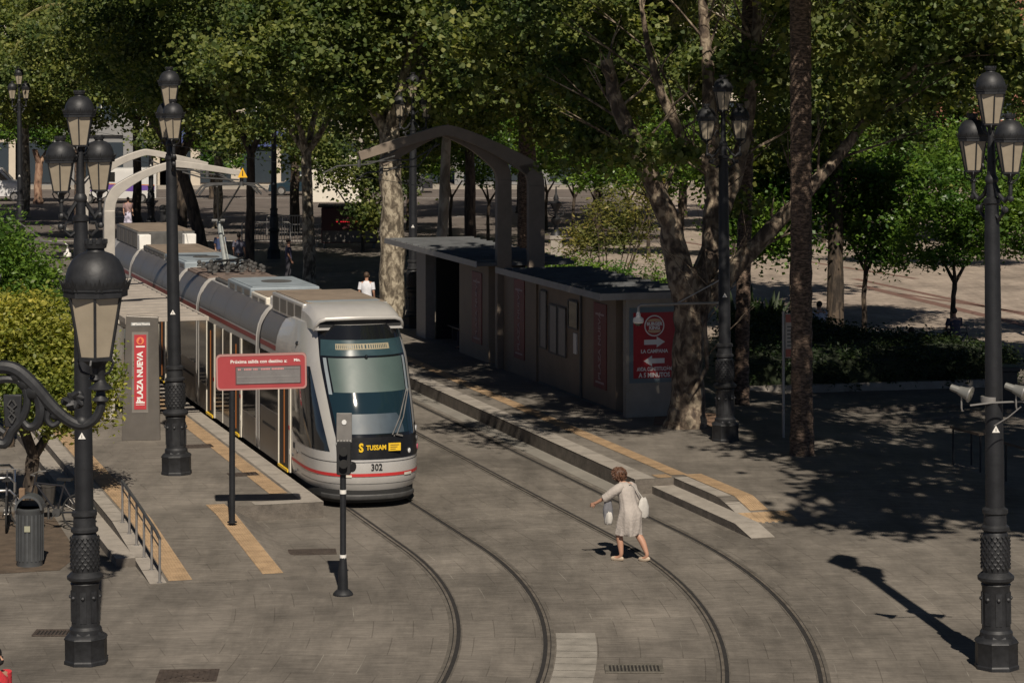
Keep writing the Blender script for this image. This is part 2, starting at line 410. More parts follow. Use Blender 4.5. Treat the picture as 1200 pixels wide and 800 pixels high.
tactile(17.98, 18.29, 48.95, 49.35, c3)
tactile(18.35, 18.7, 49.2, 84, c3)
tactile(18.62, 19.0, 45.6, 49.2, zR)
tactile(18.3, 19.35, 44.85, 45.5, zR)
# cover plates and grates
M_cover = mat('cast_cover', (.075, .058, .048), .7, .3, .3, 6, .5, 30)
M_grate = mat('grate_steel', (.17, .155, .13), .6, .4, .3, 6)
def cover(cx, cy, w, d, z, rz, m, label, grate=False, rings=False):
    t = thing('drain_grate' if grate else 'manhole_cover', (cx, cy, z), rz, label, 'grate' if grate else 'manhole cover')
    mb = MB()
    if grate:
        f = MB(); f.bb(-w / 2, w / 2, -d / 2, -d / 2 + .04, .002, .02).bb(-w / 2, w / 2, d / 2 - .04, d / 2, .002, .02).bb(-w / 2, -w / 2 + .04, -d / 2 + .04, d / 2 - .04, .002, .02).bb(w / 2 - .04, w / 2, -d / 2 + .04, d / 2 - .04, .002, .02)
        f.build('frame', m, t)
        n = int(w / .055)
        for i in range(n):
            x = -w / 2 + .05 + i * (w - .1) / (n - 1); mb.bb(x - .012, x + .012, -d / 2 + .04, d / 2 - .04, .002, .017)
        mb.build('bars', m, t); MB().bb(-w / 2 + .04, w / 2 - .04, -d / 2 + .04, d / 2 - .04, .0005, .0045).build('drain_void', M_groove, t)
    else:
        mb.bb(-w / 2, w / 2, -d / 2, d / 2, .001, .012); mb.build('plate', m, t)
        f = MB()
        if rings:
            for k in range(5):
                s = .9 - k * .17
                for (x0, x1, y0, y1) in ((-s, s, -s, -s + .05), (-s, s, s - .05, s), (-s, -s + .05, -s, s), (s - .05, s, -s, s)):
                    f.bb(x0 * w / 2, x1 * w / 2, y0 * d / 2, y1 * d / 2, .012, .018 + k * .0007)
        else:
            for i in range(int(w / .09)):
                x = -w / 2 + .05 + i * .09; f.bb(x, x + .03, -d / 2 + .04, d / 2 - .04, .012, .017)
        f.build('tread_pattern', m, t)
    return t
p = G(220, 792); cover(p.x, p.y, .85, .75, .004, .05, M_cover, 'dark cast manhole cover with ringed pattern at the bottom left edge of the picture', rings=True)
p = G(63, 742); cover(p.x, p.y, .6, .42, .004, .0, M_cover, 'dark slotted drain grate left of the nearest left lamp post base', grate=True)
p = G(743, 784); cover(p.x, p.y, .84, .52, .008, .0, M_grate, 'pale steel drain grate between the two tracks at the bottom', grate=True)
p = G(366, 647); cover(p.x, p.y, .85, .5, .008, TH * .4, M_cover, 'brown cover plate in the paving left of the signal post')
p = G(285, 556, .3); cover(p.x, p.y, .6, .45, .303, TH, M_cover, 'brown cover plate on the platform under the red sign')
p = G(233, 523, .3); cover(p.x, p.y, .6, .5, .303, TH, M_cover, 'brown cover plate on the platform beside the lamp post')
# repaired paving patch between rails
def patch(a0, a1, s0, s1):
    mb = MB()
    for i, s in enumerate(fr(s0, s1, .42)[:-1]):
        mb.add([TP(a0, s + .006, .0095), TP(a1, s + .006, .0095), TP(a1, s + .412, .0095), TP(a0, s + .412, .0095)], [(0, 1, 2, 3)])
    return tag(mb.build('paving_patch', mat('paving_patch_pale', (.255, .235, .205), .85, 0, .25, 2.5, .3, 20), smooth=False), kind='structure')
patch(13.02, 13.62, -11.6, -7.8)
# ------------------------------------------------------------------ lamps
def lantern_meshes(s=1.0):
    """one lantern; origin = bottom centre. total .82 m high; dict part->MB"""
    d = {}
    n = 8; ph = math.pi / 8
    dome = MB(); dome.lathe([(.205, .50), (.215, .53), (.212, .60), (.195, .66), (.165, .715), (.12, .755), (.065, .775), (.06, .79)], 20)
    d['dome'] = dome
    crown = MB(); crown.lathe([(.06, .775), (.062, .80), (.078, .835), (.082, .838), (.075, .80), (.055, .79)], 14)
    for k in range(10):
        a = 2 * math.pi * k / 10; crown.box((.076 * math.cos(a), .076 * math.sin(a), .845), (.014, .028, .03), a)
    d['finial_crown'] = crown
    rim = MB(); rim.lathe([(.205, .455), (.225, .46), (.225, .50), (.235, .505), (.235, .525), (.215, .53)], 8, ph=ph)
    for k in range(8):
        a = ph + 2 * math.pi * k / 8; x, y = math.cos(a), math.sin(a)
        rim.add([(.225 * x - .028 * y, .225 * y + .028 * x, .50), (.225 * x + .028 * y, .225 * y - .028 * x, .50), (.262 * x, .262 * y, .60), (.205 * x, .205 * y, .53)], [(0, 1, 2), (0, 2, 3), (1, 2, 3)])
        a2 = a + math.pi / 8; x, y = math.cos(a2), math.sin(a2)
        for q in (-.06, -.03, 0, .03, .06): rim.add([(.22 * x - (q - .018) * y, .22 * y + (q - .018) * x, .525), (.22 * x - (q + .018) * y, .22 * y + (q + .018) * x, .525), (.235 * x - q * y * 1.1, .235 * y + q * x * 1.1, .575 + (.025 if q == 0 else 0)), (.205 * x - q * y, .205 * y + q * x, .54)], [(0, 1, 2), (0, 2, 3), (1, 3, 2), (0, 3, 1)])
    d['ornate_rim'] = rim
    glass = MB(); glass.lathe([(.118, .035), (.198, .46)], 6, ph=0); d['glass'] = glass
    fr_ = MB()
    for k in range(6):
        a = 2 * math.pi * k / 6
        fr_.beam((.122 * math.cos(a), .122 * math.sin(a), .03), (.202 * math.cos(a), .202 * math.sin(a), .465), .020, .014)
    fr_.lathe([(.125, .012), (.132, .015), (.132, .04), (.122, .042)], 6); d['frame'] = fr_
    cup = MB(); cup.lathe([(.03, -.14), (.05, -.12), (.03, -.09), (.035, -.04), (.07, -.01), (.1, .012)], 10)
    for k in range(4):
        a = math.pi / 4 + math.pi / 2 * k
        cup.tube([(.03 * math.cos(a), .03 * math.sin(a), -.1), (.10 * math.cos(a), .10 * math.sin(a), -.07), (.13 * math.cos(a), .13 * math.sin(a), -.01), (.115 * math.cos(a), .115 * math.sin(a), .02)], .010, 5)
    d['cup'] = cup
    return d
LM = {}
def lantern(parent, loc, rz=0, s=1.0):
    """lantern as one part with sub-parts; meshes shared"""
    if not LM:
        for k, mb in lantern_meshes().items():
            o = mb.build(k, M_glass_l if k == 'glass' else M_iron, None); LM[k] = o.data; bpy.data.objects.remove(o)
    root = bpy.data.objects.new('lantern', LM['dome']); COL.objects.link(root)
    root.parent = parent; root.location = loc; root.rotation_euler = (0, 0, rz); root.scale = (s, s, s)
    for k in ('finial_crown', 'ornate_rim', 'glass', 'frame', 'cup'):
        o = bpy.data.objects.new(k, LM[k]); COL.objects.link(o); o.parent = root
    return root
def tri_sticker(parent, x, y, z, s=.07, m=None):
    mb = MB(); mb.add([(x - s, y, z), (x + s, y, z), (x, y, z + s * 1.8)], [(0, 1, 2)]); mb.add([(x - s, y + .004, z), (x + s, y + .004, z), (x, y + .004, z + s * 1.8)], [(0, 1, 2)])
    o = mb.build('warning_sticker', M_white, parent, smooth=False)
    q = MB(); q.add([(x - s * .12, y - .004, z + s * .35), (x + s * .12, y - .004, z + s * .35), (x + s * .05, y - .004, z + s * 1.15), (x - s * .05, y - .004, z + s * 1.15)], [(0, 1, 2, 3)]); q.build('warning_symbol', M_blackm, o, smooth=False)
def lamp(loc, arm_deg, label, height=8.56, lean=.6, detail=True, armr=.42, top_z=None):
    k = height / 8.56
    t = thing('street_lamp', loc, 0, label, 'street lamp', 'three-lantern cast iron street lamps')
    t.rotation_euler = (0, math.radians(-lean), 0); t.scale = (1, 1, k)
    b = MB(); b.lathe([(.325, -.02), (.325, .05), (.31, .07), (.31, .36), (.325, .385), (.30, .42), (.25, .45), (.24, .48)], 8, ph=math.pi / 8); b.build('base', M_iron, t, angle=30)
    c = MB(); c.lathe([(.235, .45), (.235, .52), (.205, .56), (.20, 1.16), (.215, 1.2), (.20, 1.22), (.225, 1.24), (.26, 1.27), (.265, 1.31), (.225, 1.35), (.19, 1.38)], 20)
    if detail:
        for q in range(8):
            a = 2 * math.pi * q / 8; c.box((.203 * math.cos(a), .203 * math.sin(a), .86), (.012, .09, .46), a); 
            c.sphere((.207 * math.cos(a), .207 * math.sin(a), 1.0), .035, 6, 4)
    c.build('pedestal', M_iron, t)
    v = MB(); v.lathe([(.185, 1.36), (.20, 1.5), (.205, 1.7), (.19, 1.88), (.165, 1.95)], 20)
    v.build('vase', M_iron, t)
    if detail:
        lv = MB()
        for row in range(9):
            z = 1.42 + row * .055
            for q in range(16):
                a = 2 * math.pi * (q + .5 * (row % 2)) / 16; rr = .20
                lv.add([(rr * math.cos(a - .14), rr * math.sin(a - .14), z + .05), (rr * math.cos(a + .14), rr * math.sin(a + .14), z + .05), ((rr + .022) * math.cos(a), (rr + .022) * math.sin(a), z + .02), ((rr - .0) * math.cos(a), (rr - .0) * math.sin(a), z - .02)], [(0, 2, 1), (0, 3, 2), (1, 2, 3)])
        lv.build('leaf_relief', M_iron, t)
    w = MB(); w.lathe([(.165, 1.95), (.20, 1.98), (.20, 2.02), (.165, 2.05), (.16, 2.2), (.185, 2.22), (.185, 2.27), (.14, 2.3)], 20); w.build('collar', M_iron, t)
    q = MB(); q.lathe([(.135, 2.28), (.135, 2.9), (.125, 4.2), (.11, 6.2), (.10, 6.62), (.12, 6.64), (.12, 6.7), (.075, 6.73), (.06, 7.3), (.05, 7.72)], 18); q.build('pole', M_iron2, t)
    ar = MB(); ca, sa = math.cos(math.radians(arm_deg)), math.sin(math.radians(arm_deg))
    for sg in (-1, 1):
        def A(r, z): return (sg * r * ca, sg * r * sa, z)
        ar.tube([A(.05, 6.95), A(.18, 6.75), A(armr * .7, 6.68), A(armr, 6.78), A(armr, 6.95)], [.03, .035, .035, .03, .03], 7)
        ar.tube([A(.05, 6.5), A(.16, 6.42), A(.25, 6.5), A(.22, 6.62), A(.14, 6.62)], [.025, .028, .025, .02, .012], 6)
        ar.sphere(A(.30, 6.56), .05, 7, 5); ar.sphere(A(armr, 6.72), .05, 7, 5)
        ar.tube([A(.06, 7.2), A(.15, 7.3), A(.2, 7.2), A(.15, 7.12)], .016, 5)
    ar.lathe([(.06, 6.9), (.095, 6.95), (.095, 7.0), (.06, 7.06)], 12)
    ar.build('bracket_arms', M_iron, t)
    for sg in (-1, 1): lantern(t, (sg * armr * ca, sg * armr * sa, 7.06), .62)
    lantern(t, (0, 0, 7.74), .62)
    tri_sticker(t, 0, -.137, 3.38, .055)
    return t
L1 = lamp(G(1168, 782), -62, 'street lamp nearest on the right, with two spotlights clamped to its pole', 8.6)
p = G(207, 555, .3); L2 = lamp(p, -72, 'street lamp on the left platform between the totem and the red sign', 8.32, 1.05, armr=.34)
p = G(850, 516, .3); L3 = lamp(p, 8, 'street lamp in the shade beside the big plane tree trunk on the right platform', 8.15, .4, armr=.38)
L4 = lamp(G(101, 776), 28, 'street lamp nearest on the left, in front of the steps and the litter bin', 8.25, .7, armr=.29)
p = G(24, 290); L5 = lamp(p, 50, 'distant three-lantern street lamp at the far left edge of the picture', 8.75, .5, False)
p = G(177, 267); L6 = lamp(p, 0, 'distant dark street lamp behind the left arch, lanterns lost in the foliage', 8.6, 0, False)
p = G(321, 303); L7 = lamp(p, 90, 'dark street lamp post between two plane trunks behind the tram', 8.6, 0, False)
p = G(484, 300); L8 = lamp(p, 0, 'shaded street lamp behind the mottled plane trunk, lanterns up in the foliage', 8.4, 0, False)
L9 = lamp(G(484, 384, .3), 0, 'street lamp in deep shade at the end of the far shelter', 8.2, 0, True)
# near lamp with scroll bracket (pole off frame)
Yn = 17.6
root = thing('bracket_lamp', (-4.0, Yn, 0), 0, 'large close lantern on an ornate black scroll bracket at the left edge', 'street lamp')
pm = MB(); pm.lathe([(.2, 0), (.2, .4), (.12, .6), (.1, 3), (.08, 7.4)], 14); pm.build('pole', M_iron2, root)
def wp(px, py, dy=0): v = W(px, py, Yn); return Vector((v.x + 4.0, dy, v.z))
sc_ = MB()
sc_.tube(*smoothpath([wp(-70, 470), wp(-40, 446), wp(-12, 432), (wp(15, 432)), wp(38, 450), wp(60, 475), wp(80, 492), wp(96, 498), wp(110, 492), wp(118, 478), wp(118, 468)], [.035, .04, .045, .05, .05, .045, .04, .035, .032, .03, .03]), 10)
sc_.tube(*smoothpath([wp(38, 450), wp(44, 462), wp(48, 480), wp(44, 496), wp(34, 500), wp(27, 492), wp(31, 484)], [.035, .04, .038, .034, .028, .022, .016]), 8)
sc_.tube(*smoothpath([wp(-60, 540), wp(-20, 515), wp(5, 520), wp(14, 505), wp(26, 490), wp(32, 470), wp(27, 450), wp(12, 444), wp(-6, 448), wp(-12, 470), wp(-8, 495), wp(5, 507)], [.03, .035, .035, .03, .03, .028, .028, .028, .028, .028, .028, .028]), 8)
sc_.tube(*smoothpath([wp(60, 475), wp(55, 490), wp(62, 498), wp(70, 492), wp(66, 485)], [.025, .024, .022, .018, .014]), 7)
for (px, py, r_) in ((66, 485, .045), (85, 467, .035), (92, 472, .04), (84, 476, .035), (93, 462, .03), (76, 470, .03), (40, 458, .07), (30, 448, .06), (96, 495, .05), (20, 440, .055), (50, 470, .05)):
    sc_.sphere(wp(px, py), r_, 9, 6, (1, .7, 1))
for k in range(7):
    a = 2 * math.pi * k / 7 + .3; sc_.tube([wp(88, 468), wp(88 + 7 * math.cos(a), 468 + 6 * math.sin(a), -.02), wp(88 + 13 * math.cos(a + .3), 468 + 10 * math.sin(a + .3), -.05)], [.02, .034, .006], 6)
sc_.build('scroll_bracket', M_iron, root)
cr = MB(); cr.prism([(wp(6, 0).x, wp(0, 500).z), (wp(24, 0).x, wp(0, 500).z), (wp(26, 0).x, wp(0, 462).z), (wp(4, 0).x, wp(0, 462).z)], -.02, .02, 'y')
cr2 = cr.build('cartouche', M_iron, root, bevel=.006)
e = MB()
for sx in (-1, 1): e.tube([wp(15 + sx * 1, 468, -.03), wp(15 + sx * 5, 474, -.03), wp(15 - sx * 2, 481, -.03), wp(15 + sx * 4, 488, -.03), wp(15, 495, -.03)], .008, 5)
e.build('relief_emblem', M_steeld, cr2)
cup = MB(); cup.lathe([(.03, 0), (.06, .02), (.035, .05), (.03, .08), (.085, .1), (.05, .13), (.03, .16), (.035, .26), (.06, .3)], 12, o=tuple(wp(118, 472))); cup.build('lantern_stem', M_iron, root)
lp = lantern(root, wp(112, 424), .66, 1.0); lp.scale = (.98, .98, .98)
# lantern of the same lamp at the extreme left edge (only its rim enters the frame)
lp = lantern(root, wp(-40, 424), .2, 1.0)

# spotlights on L1
def spotlight(loc, rz, label):
    t = thing('spotlight', loc, rz, label, 'spotlight', 'spotlights clamped to the right lamp post'); t.scale = (.78, .78, .78)
    b = MB(); b.tube([(0, .14, .05), (0, .05, .02), (0, -.05, -.01)], [.085, .1, .13], 14); b.tube([(0, .3, .1), (0, .14, .05)], [.06, .07], 10); b.build('housing', mat('spot_grey', (.20, .20, .19), .4, .3, .1, 6), t)
    r_ = MB(); r_.tube([(0, -.05, -.01), (0, -.075, -.018)], [.15, .15], 16); r_.build('lens_rim', M_steel, t)
    l = MB(); l.tube([(0, -.076, -.018), (0, -.083, -.02)], [.125, .1], 16); l.build('lens', mat('spot_lens', (.25, .24, .2), .12, .3, .1, 5, spec=.8), t)
    a = MB(); a.tube([(.0, .1, -.05), (.0, .1, -.26), (.03, .1, -.32), (.12, .1, -.33)], .016, 6); a.build('yoke', M_steel, t)
    return t
q = W(1133, 461, 36.3); spotlight(q, math.radians(62), 'grey spotlight left of the right lamp post')
q = W(1197, 459, 36.3); spotlight(q, math.radians(62), 'grey spotlight right of the right lamp post, cut by the picture edge')
cb = MB(); z0 = 8.56 - (473 - 84) * 36.4 / 3000; x0 = 6.89
cb.tube([W(1140, 476, 36.4) - L1.location, W(1166, 473, 36.4) - L1.location, W(1200, 472, 36.4) - L1.location, W(1212, 474, 36.4) - L1.location], .014, 6); cb.lathe([(.14, z0 - .04), (.14, z0 + .04)], 14, o=(-.05, 0, 0)); 
cb.tube([W(1168, 500, 36.3) - L1.location, W(1185, 490, 36.3) - L1.location, W(1200, 478, 36.3) - L1.location], .008, 5)
o = cb.build('clamp_bar', M_steel, L1)
# cctv domes on brackets
def cctv(anchor, head, label):
    t = thing('dome_camera', head, 0, label, 'security camera')
    b = MB(); b.lathe([(.03, .22), (.05, .17), (.05, .12), (.115, .08), (.12, 0), (.10, -.03)], 16); b.build('housing', M_white, t)
    d = MB(); d.lathe([(.09, -.03), (.08, -.06), (.05, -.085), (.01, -.095)], 14); d.build('dome', M_black, t)
    a = Vector(anchor) - Vector(head)
    m = MB(); m.tube([(0, 0, .2), (0, 0, .33), (.05 * (1 if a.x > 0 else -1), 0, .38), Vector((a.x, a.y, .40))], .028, 8); m.build('arm', M_steel, t)
    m = MB(); m.tube([Vector((a.x, a.y, .95)), Vector((a.x * .45, a.y * .45, .40))], .016, 6); m.build('stay', M_steel, t)
Yl3 = L3.location.y
cctv(W(848, 374, Yl3), W(748, 377, Yl3 - .3), 'white dome camera hanging from a long arm in front of the red poster')
cctv(W(20, 300, 80), W(79, 300, 78), 'small white dome camera on an arm at far left above the street')
# ------------------------------------------------------------------ tram
M_roofb = mat('roof_beige', (.21, .165, .125), .8, 0, .2, 2, .2, 20)
M_roofl = mat('roof_pale_blue', (.25, .29, .32), .55, .1, .15, 2)
M_roofd = mat('roof_dark_grey', (.09, .088, .085), .7, .2, .25, 4)
M_brownr = mat('roof_brown', (.16, .12, .10), .8, .1, .3, 4)
M_glassd = mat('side_glass', (.012, .012, .012), .07, 0, 0, spec=.55)
M_wglass = mat('windscreen_glass', (.010, .024, .034), .06, 0, 0, spec=.7)
M_blind = mat('sun_blind', (.06, .092, .088), .45, 0, .1, 1.5)
M_disp = mat('display_panel', (.028, .055, .066), .2, 0, .1, 3)
M_dash = mat('dashboard_reflection_blue', (.045, .065, .085), .45, 0, .2, 2)
M_amber = mat('led_text_tan', (.28, .24, .16), .6, 0, .1, 30)
M_yel = mat('logo_yellow', (.75, .48, .02), .5, 0, 0)
M_lamp = mat('headlamp', (.75, .75, .75), .15, .1, 0, spec=.8)
M_pink = mat('rear_lamp_pink', (.6, .12, .18), .25, 0, 0)
M_jamb = mat('door_jamb_white', (.62, .58, .50), .45, 0, .12, 3)
M_inter = mat('interior_dark', (.03, .026, .022), .7, 0, .4, 1.2)
M_pole = mat('handrail_orange', (.28, .10, .03), .4, .1, 0)
M_bellow = mat('joint_cover_pale', (.50, .47, .43), .6, 0, .12, 3)

tram = thing('tram', AB(12.0, 48.65, 0), TH, 'silver and grey articulated tram with red stripes standing at the left platform, numbered 302', 'tram')
tram.scale = (.845, 1, 1)
HW = 1.325
PROF = [(1.24, .34), (1.30, .45), (1.325, .65), (1.325, 2.68), (1.315, 2.86), (1.27, 3.06), (1.18, 3.24), (1.06, 3.38), (.94, 3.46), (.5, 3.50)]
def wz(z):
    for (x0, z0), (x1, z1) in zip(PROF[:-1], PROF[1:]):
        if z <= z1: return x0 + (x1 - x0) * max(0, (z - z0) / (z1 - z0))
    return PROF[-1][0]
Y0 = [(.3, .16), (.45, .05), (.65, .0), (1.0, .01), (1.4, .10), (2.0, .36), (2.8, .78), (3.1, .95), (3.5, 1.2)]
def y0(z):
    if z <= Y0[0][0]: return Y0[0][1]
    for (a, p), (b, q) in zip(Y0[:-1], Y0[1:]):
        if z <= b: return p + (q - p) * (z - a) / (b - a)
    return Y0[-1][1]
D = 2.0
def wn(z): return wz(z) if z < 2.86 else 1.315 - (z - 2.86) * .20
def nose(phi, z, off=0.0):
    p = math.radians(phi); s = abs(math.sin(p)) ** .82; c = abs(math.cos(p)) ** .58
    x = math.copysign(s, p) * (wn(z)); y = y0(z) + D * (1 - c)
    nx, ny = math.sin(p), -math.cos(p)
    return Vector((x + nx * off, y + ny * off, z))
def npatch(mb, f0, f1, z0, z1, off, nz=10, np_=24, thick=True):
    rows = []
    for j in range(nz + 1):
        z = z0 + (z1 - z0) * j / nz; t = j / nz
        a = f0(t) if callable(f0) else f0; b = f1(t) if callable(f1) else f1
        rows.append([nose(a + (b - a) * i / np_, z, off) for i in range(np_ + 1)])
    mb.loft(rows, cap=False, closed=False)
    return mb
def front_cab(par):
    nz = 26; zs = [.36 + (3.50 - .36) * j / nz for j in range(nz + 1)]
    ph = [-90 + 6 * i for i in range(31)]
    mb = MB(); rows = []
    for z in zs:
        r_ = [Vector((-wz(z), 5.86, z))] + [Vector((-wz(z), 4.2, z))] + [nose(p, z) for p in ph] + [Vector((wz(z), 4.2, z)), Vector((wz(z), 5.86, z))]
        rows.append(r_)
    mb.loft(rows, cap=False, closed=False)
    top = rows[-1]; n = len(top); base = len(mb.v)
    mb.v += [tuple(v) for v in top]; mb.f.append(tuple(range(base, base + n)))
    bot = rows[0]; base = len(mb.v); mb.v += [tuple(v) for v in bot]; mb.f.append(tuple(range(base, base + n)))
    mb.add([(-wz(z), 5.86, z) for z in zs] + [(wz(z), 5.86, z) for z in reversed(zs)], [tuple(range(2 * len(zs)))])
    body = mb.build('cab_body', M_silver, par, angle=40)
    return body
cab = front_cab(tram)
m = MB(); npatch(m, lambda t: -36 - 14 * t ** .8, lambda t: 50 + 1 * t, 1.40, 3.50, .008, 18, 28); ws = m.build('windscreen', M_black, tram)
m = MB(); npatch(m, lambda t: -33 - 7 * t, lambda t: 47, 1.46, 2.24, .014, 8, 24); m.build('lower_glass', M_wglass, ws)
m = MB(); npatch(m, lambda t: -33 - 3 * t, 40, 2.24, 2.88, .016, 6, 22); sb = m.build('sun_blind', M_blind, ws)
m = MB(); npatch(m, 41.5, 46, 2.2, 2.88, .018, 6, 3); m.build('blind_rail', M_roofl, ws)
m = MB(); npatch(m, lambda t: -39 - 3 * t, lambda t: -35 - 3 * t, 2.2, 2.88, .018, 6, 3); m.build('blind_rail', M_roofl, ws)
m = MB(); npatch(m, -45, 48, 2.92, 3.22, .014, 4, 22); m.build('destination_box', M_disp, ws)
m = MB(); npatch(m, -27, 24, 3.04, 3.15, .018, 2, 14); dd = m.build('destination_display', M_amber, ws)
m = MB()
for i in range(24):
    a = -26 + i * 2; npatch(m, a, a + .8, 3.06, 3.13, .021, 1, 1)
m.build('display_gaps', M_disp, ws)
m = MB(); npatch(m, lambda t: -30 - 1 * t + 6 * t * t, lambda t: 30 - 8 * t * t, 1.47, 1.84, .018, 7, 16); m.build('dashboard_reflection', M_dash, ws)  # bluish patch on the glass, a painted dashboard reflection
m = MB(); m.sphere(nose(0, 2.90, .03), .045, 10, 6); m.build('camera', M_black, ws)
# driver silhouette stays unlit behind glass: omitted; wipers
m = MB()
for dphi in (0, 5):
    m.tube([nose(14 + dphi, 1.44, .05), nose(24 + dphi, 1.75, .06), nose(40 + dphi * .8, 2.25, .05)], .014, 6)
m.tube([nose(26, 1.40, .04), nose(18, 1.44, .05)], .02, 6); m.build('wiper', M_steel, tram)
m = MB(); npatch(m, -36, 64, .99, 1.405, .010, 6, 30); mask = m.build('light_mask', M_mask, tram)
m = MB(); npatch(m, 53, 67, .99, 1.58, .012, 6, 6); m.build('mask_corner', M_mask, mask)
for (ph_, z, r_, mm) in ((60, 1.46, .062, M_lamp), (61, 1.27, .055, M_steel), (62, 1.10, .06, M_pink), (-30, 1.10, .048, M_lamp), (36, 1.10, .048, M_lamp), (-33.5, 1.28, .045, M_lamp)):
    c = nose(ph_, z, .012); d = (nose(ph_, z, .05) - nose(ph_, z, 0)).normalized()
    m = MB(); m.tube([c - d * .01, c + d * .02, c + d * .028], [r_, r_, r_ * .7], 14); h_ = m.build('headlight', mm, tram)
    m = MB(); m.tube([c - d * .01, c + d * .012], [r_ * 1.25, r_ * 1.25], 14); m.build('headlight_rim', M_steeld, h_)
# lettering on the mask
yy = y0(1.2) - .016
text('operator_lettering', 'TUSSAM', .13, M_yel, tram, (.02, yy - .010, 1.21), off=.004, ext=.004)
text('operator_emblem', 'S', .23, M_yel, tram, (-.34, yy - .006, 1.21), off=.010, ext=.004)
m = MB(); m.bb(.31, .60, yy + .01, yy - .02, 1.14, 1.29); yb = m.build('yellow_plate', M_yel, tram)
for k, q in enumerate((1.25, 1.21, 1.17)):
    m = MB(); m.bb(.35, .56 - .04 * k, yy - .021, yy - .026, q, q + .014); m.build('small_print', mat('print_brown', (.2, .12, .02), .6, 0, 0), yb)
text('fleet_number', '302', .185, M_blackm, tram, (.02, y0(.83) - .014, .83), off=.003, ext=.003)
# stripe, seams, bumper
def side_strip(name, mm, z0, z1, ya, yb, off=.004, both=True, par=tram):
    for sg in ((-1, 1) if both else (-1,)):
        m = MB(); zz_ = sorted({z0, z1} | {z for _, z in PROF if z0 < z < z1}); rows = [[Vector((sg * (wz(q) + off), y, q + off * .5)) for y in (ya, yb)] for q in zz_]
        m.loft(rows, cap=False, closed=False); o_ = m.build(name, mm, par)
    return o_
m = MB(); npatch(m, -90, 90, .655, .715, .005, 2, 44); m.build('front_stripe', M_red, tram)
side_strip('side_stripe', M_red, .655, .715, y0(.68) + D, 2.62, .004)
m = MB(); npatch(m, -88, 88, .925, .94, .004, 1, 40); npatch(m, -88, 88, .5, .51, .003, 1, 40)
m.build('panel_seam', M_steeld, tram)
for a in (-32, 28):
    m = MB(); npatch(m, a, a + 12, .64, .69, .012, 2, 4); m.build('bumper_cap', M_jamb, tram)
m = MB(); rows = []
for z in (.12, .2, .3, .38):
    rows.append([nose(p, .45, -.06 if z > .15 else -.12) * 1 + Vector((0, 0, z - .45)) for p in range(-90, 91, 6)])
m.loft(rows, cap=False, closed=False); m.build('lower_skirt', M_rubber, tram)
m = MB(); rows = []
for z in (.19, .22, .27, .29):
    rows.append([nose(p, .45, -.01 - (.02 if z in (.19, .29) else 0)) + Vector((0, 0, z - .45)) for p in range(-58, 59, 6)])
m.loft(rows, cap=False, closed=False); m.build('bumper_lip', M_steeld, tram)
# side window of the cab and lower swoop
m = MB(); rows = []
for j in range(13):
    t = j / 12; z = 1.12 + (2.68 - 1.12) * t
    p0 = -44 - 17 * t ** .85; ya = 0
    row = [nose(-90 + (p0 + 90) * (1 - i / 8) if False else p0 + (-90 - p0) * i / 8, z, .006) for i in range(9)]
    ye = 2.62 + 0 * t; zr = max(z, 1.12 + .0)
    ys = row[-1].y
    for i in range(1, 6):
        f = i / 5; zz = z + (1.30 - 1.12) * (1 - t) * f
        row.append(Vector((-wz(zz) - .006, ys + (max(ye, ys + .01) - ys) * f, zz)))
    rows.append(row)
m.loft(rows, cap=False, closed=False); sw = m.build('cab_side_window', M_black, tram)
m = MB(); rows = []
for j in range(13):
    t = j / 12; z = 1.12 + 1.56 * t; p0 = 60 + 2 * t
    row = [nose(p0 + (90 - p0) * i / 8, z, .006) for i in range(9)]; ys = row[-1].y; row.append(Vector((wz(z) + .006, max(ys + .01, 2.62), z))); rows.append(row)
m.loft(rows, cap=False, closed=False); m.build('cab_side_window', M_black, tram)
m = MB(); m.bb(-1.334, -1.325, 2.3, 2.45, .93, 1.04); m.build('side_marking', M_blackm, tram)
for (y, z) in ((2.05, .9), (2.5, .78), (2.2, .5)):
    m = MB(); m.tube([(-1.32, y, z), (-1.345, y, z)], [.035, .03], 10); m.build('side_cap', M_steeld, tram)
m = MB(); m.sphere((-1.27, 2.3, 3.05), .05, 8, 6); m.tube([(-1.18, 2.35, 3.05), (-1.28, 2.3, 3.05)], .04, 8); m.build('side_camera', M_black, tram)

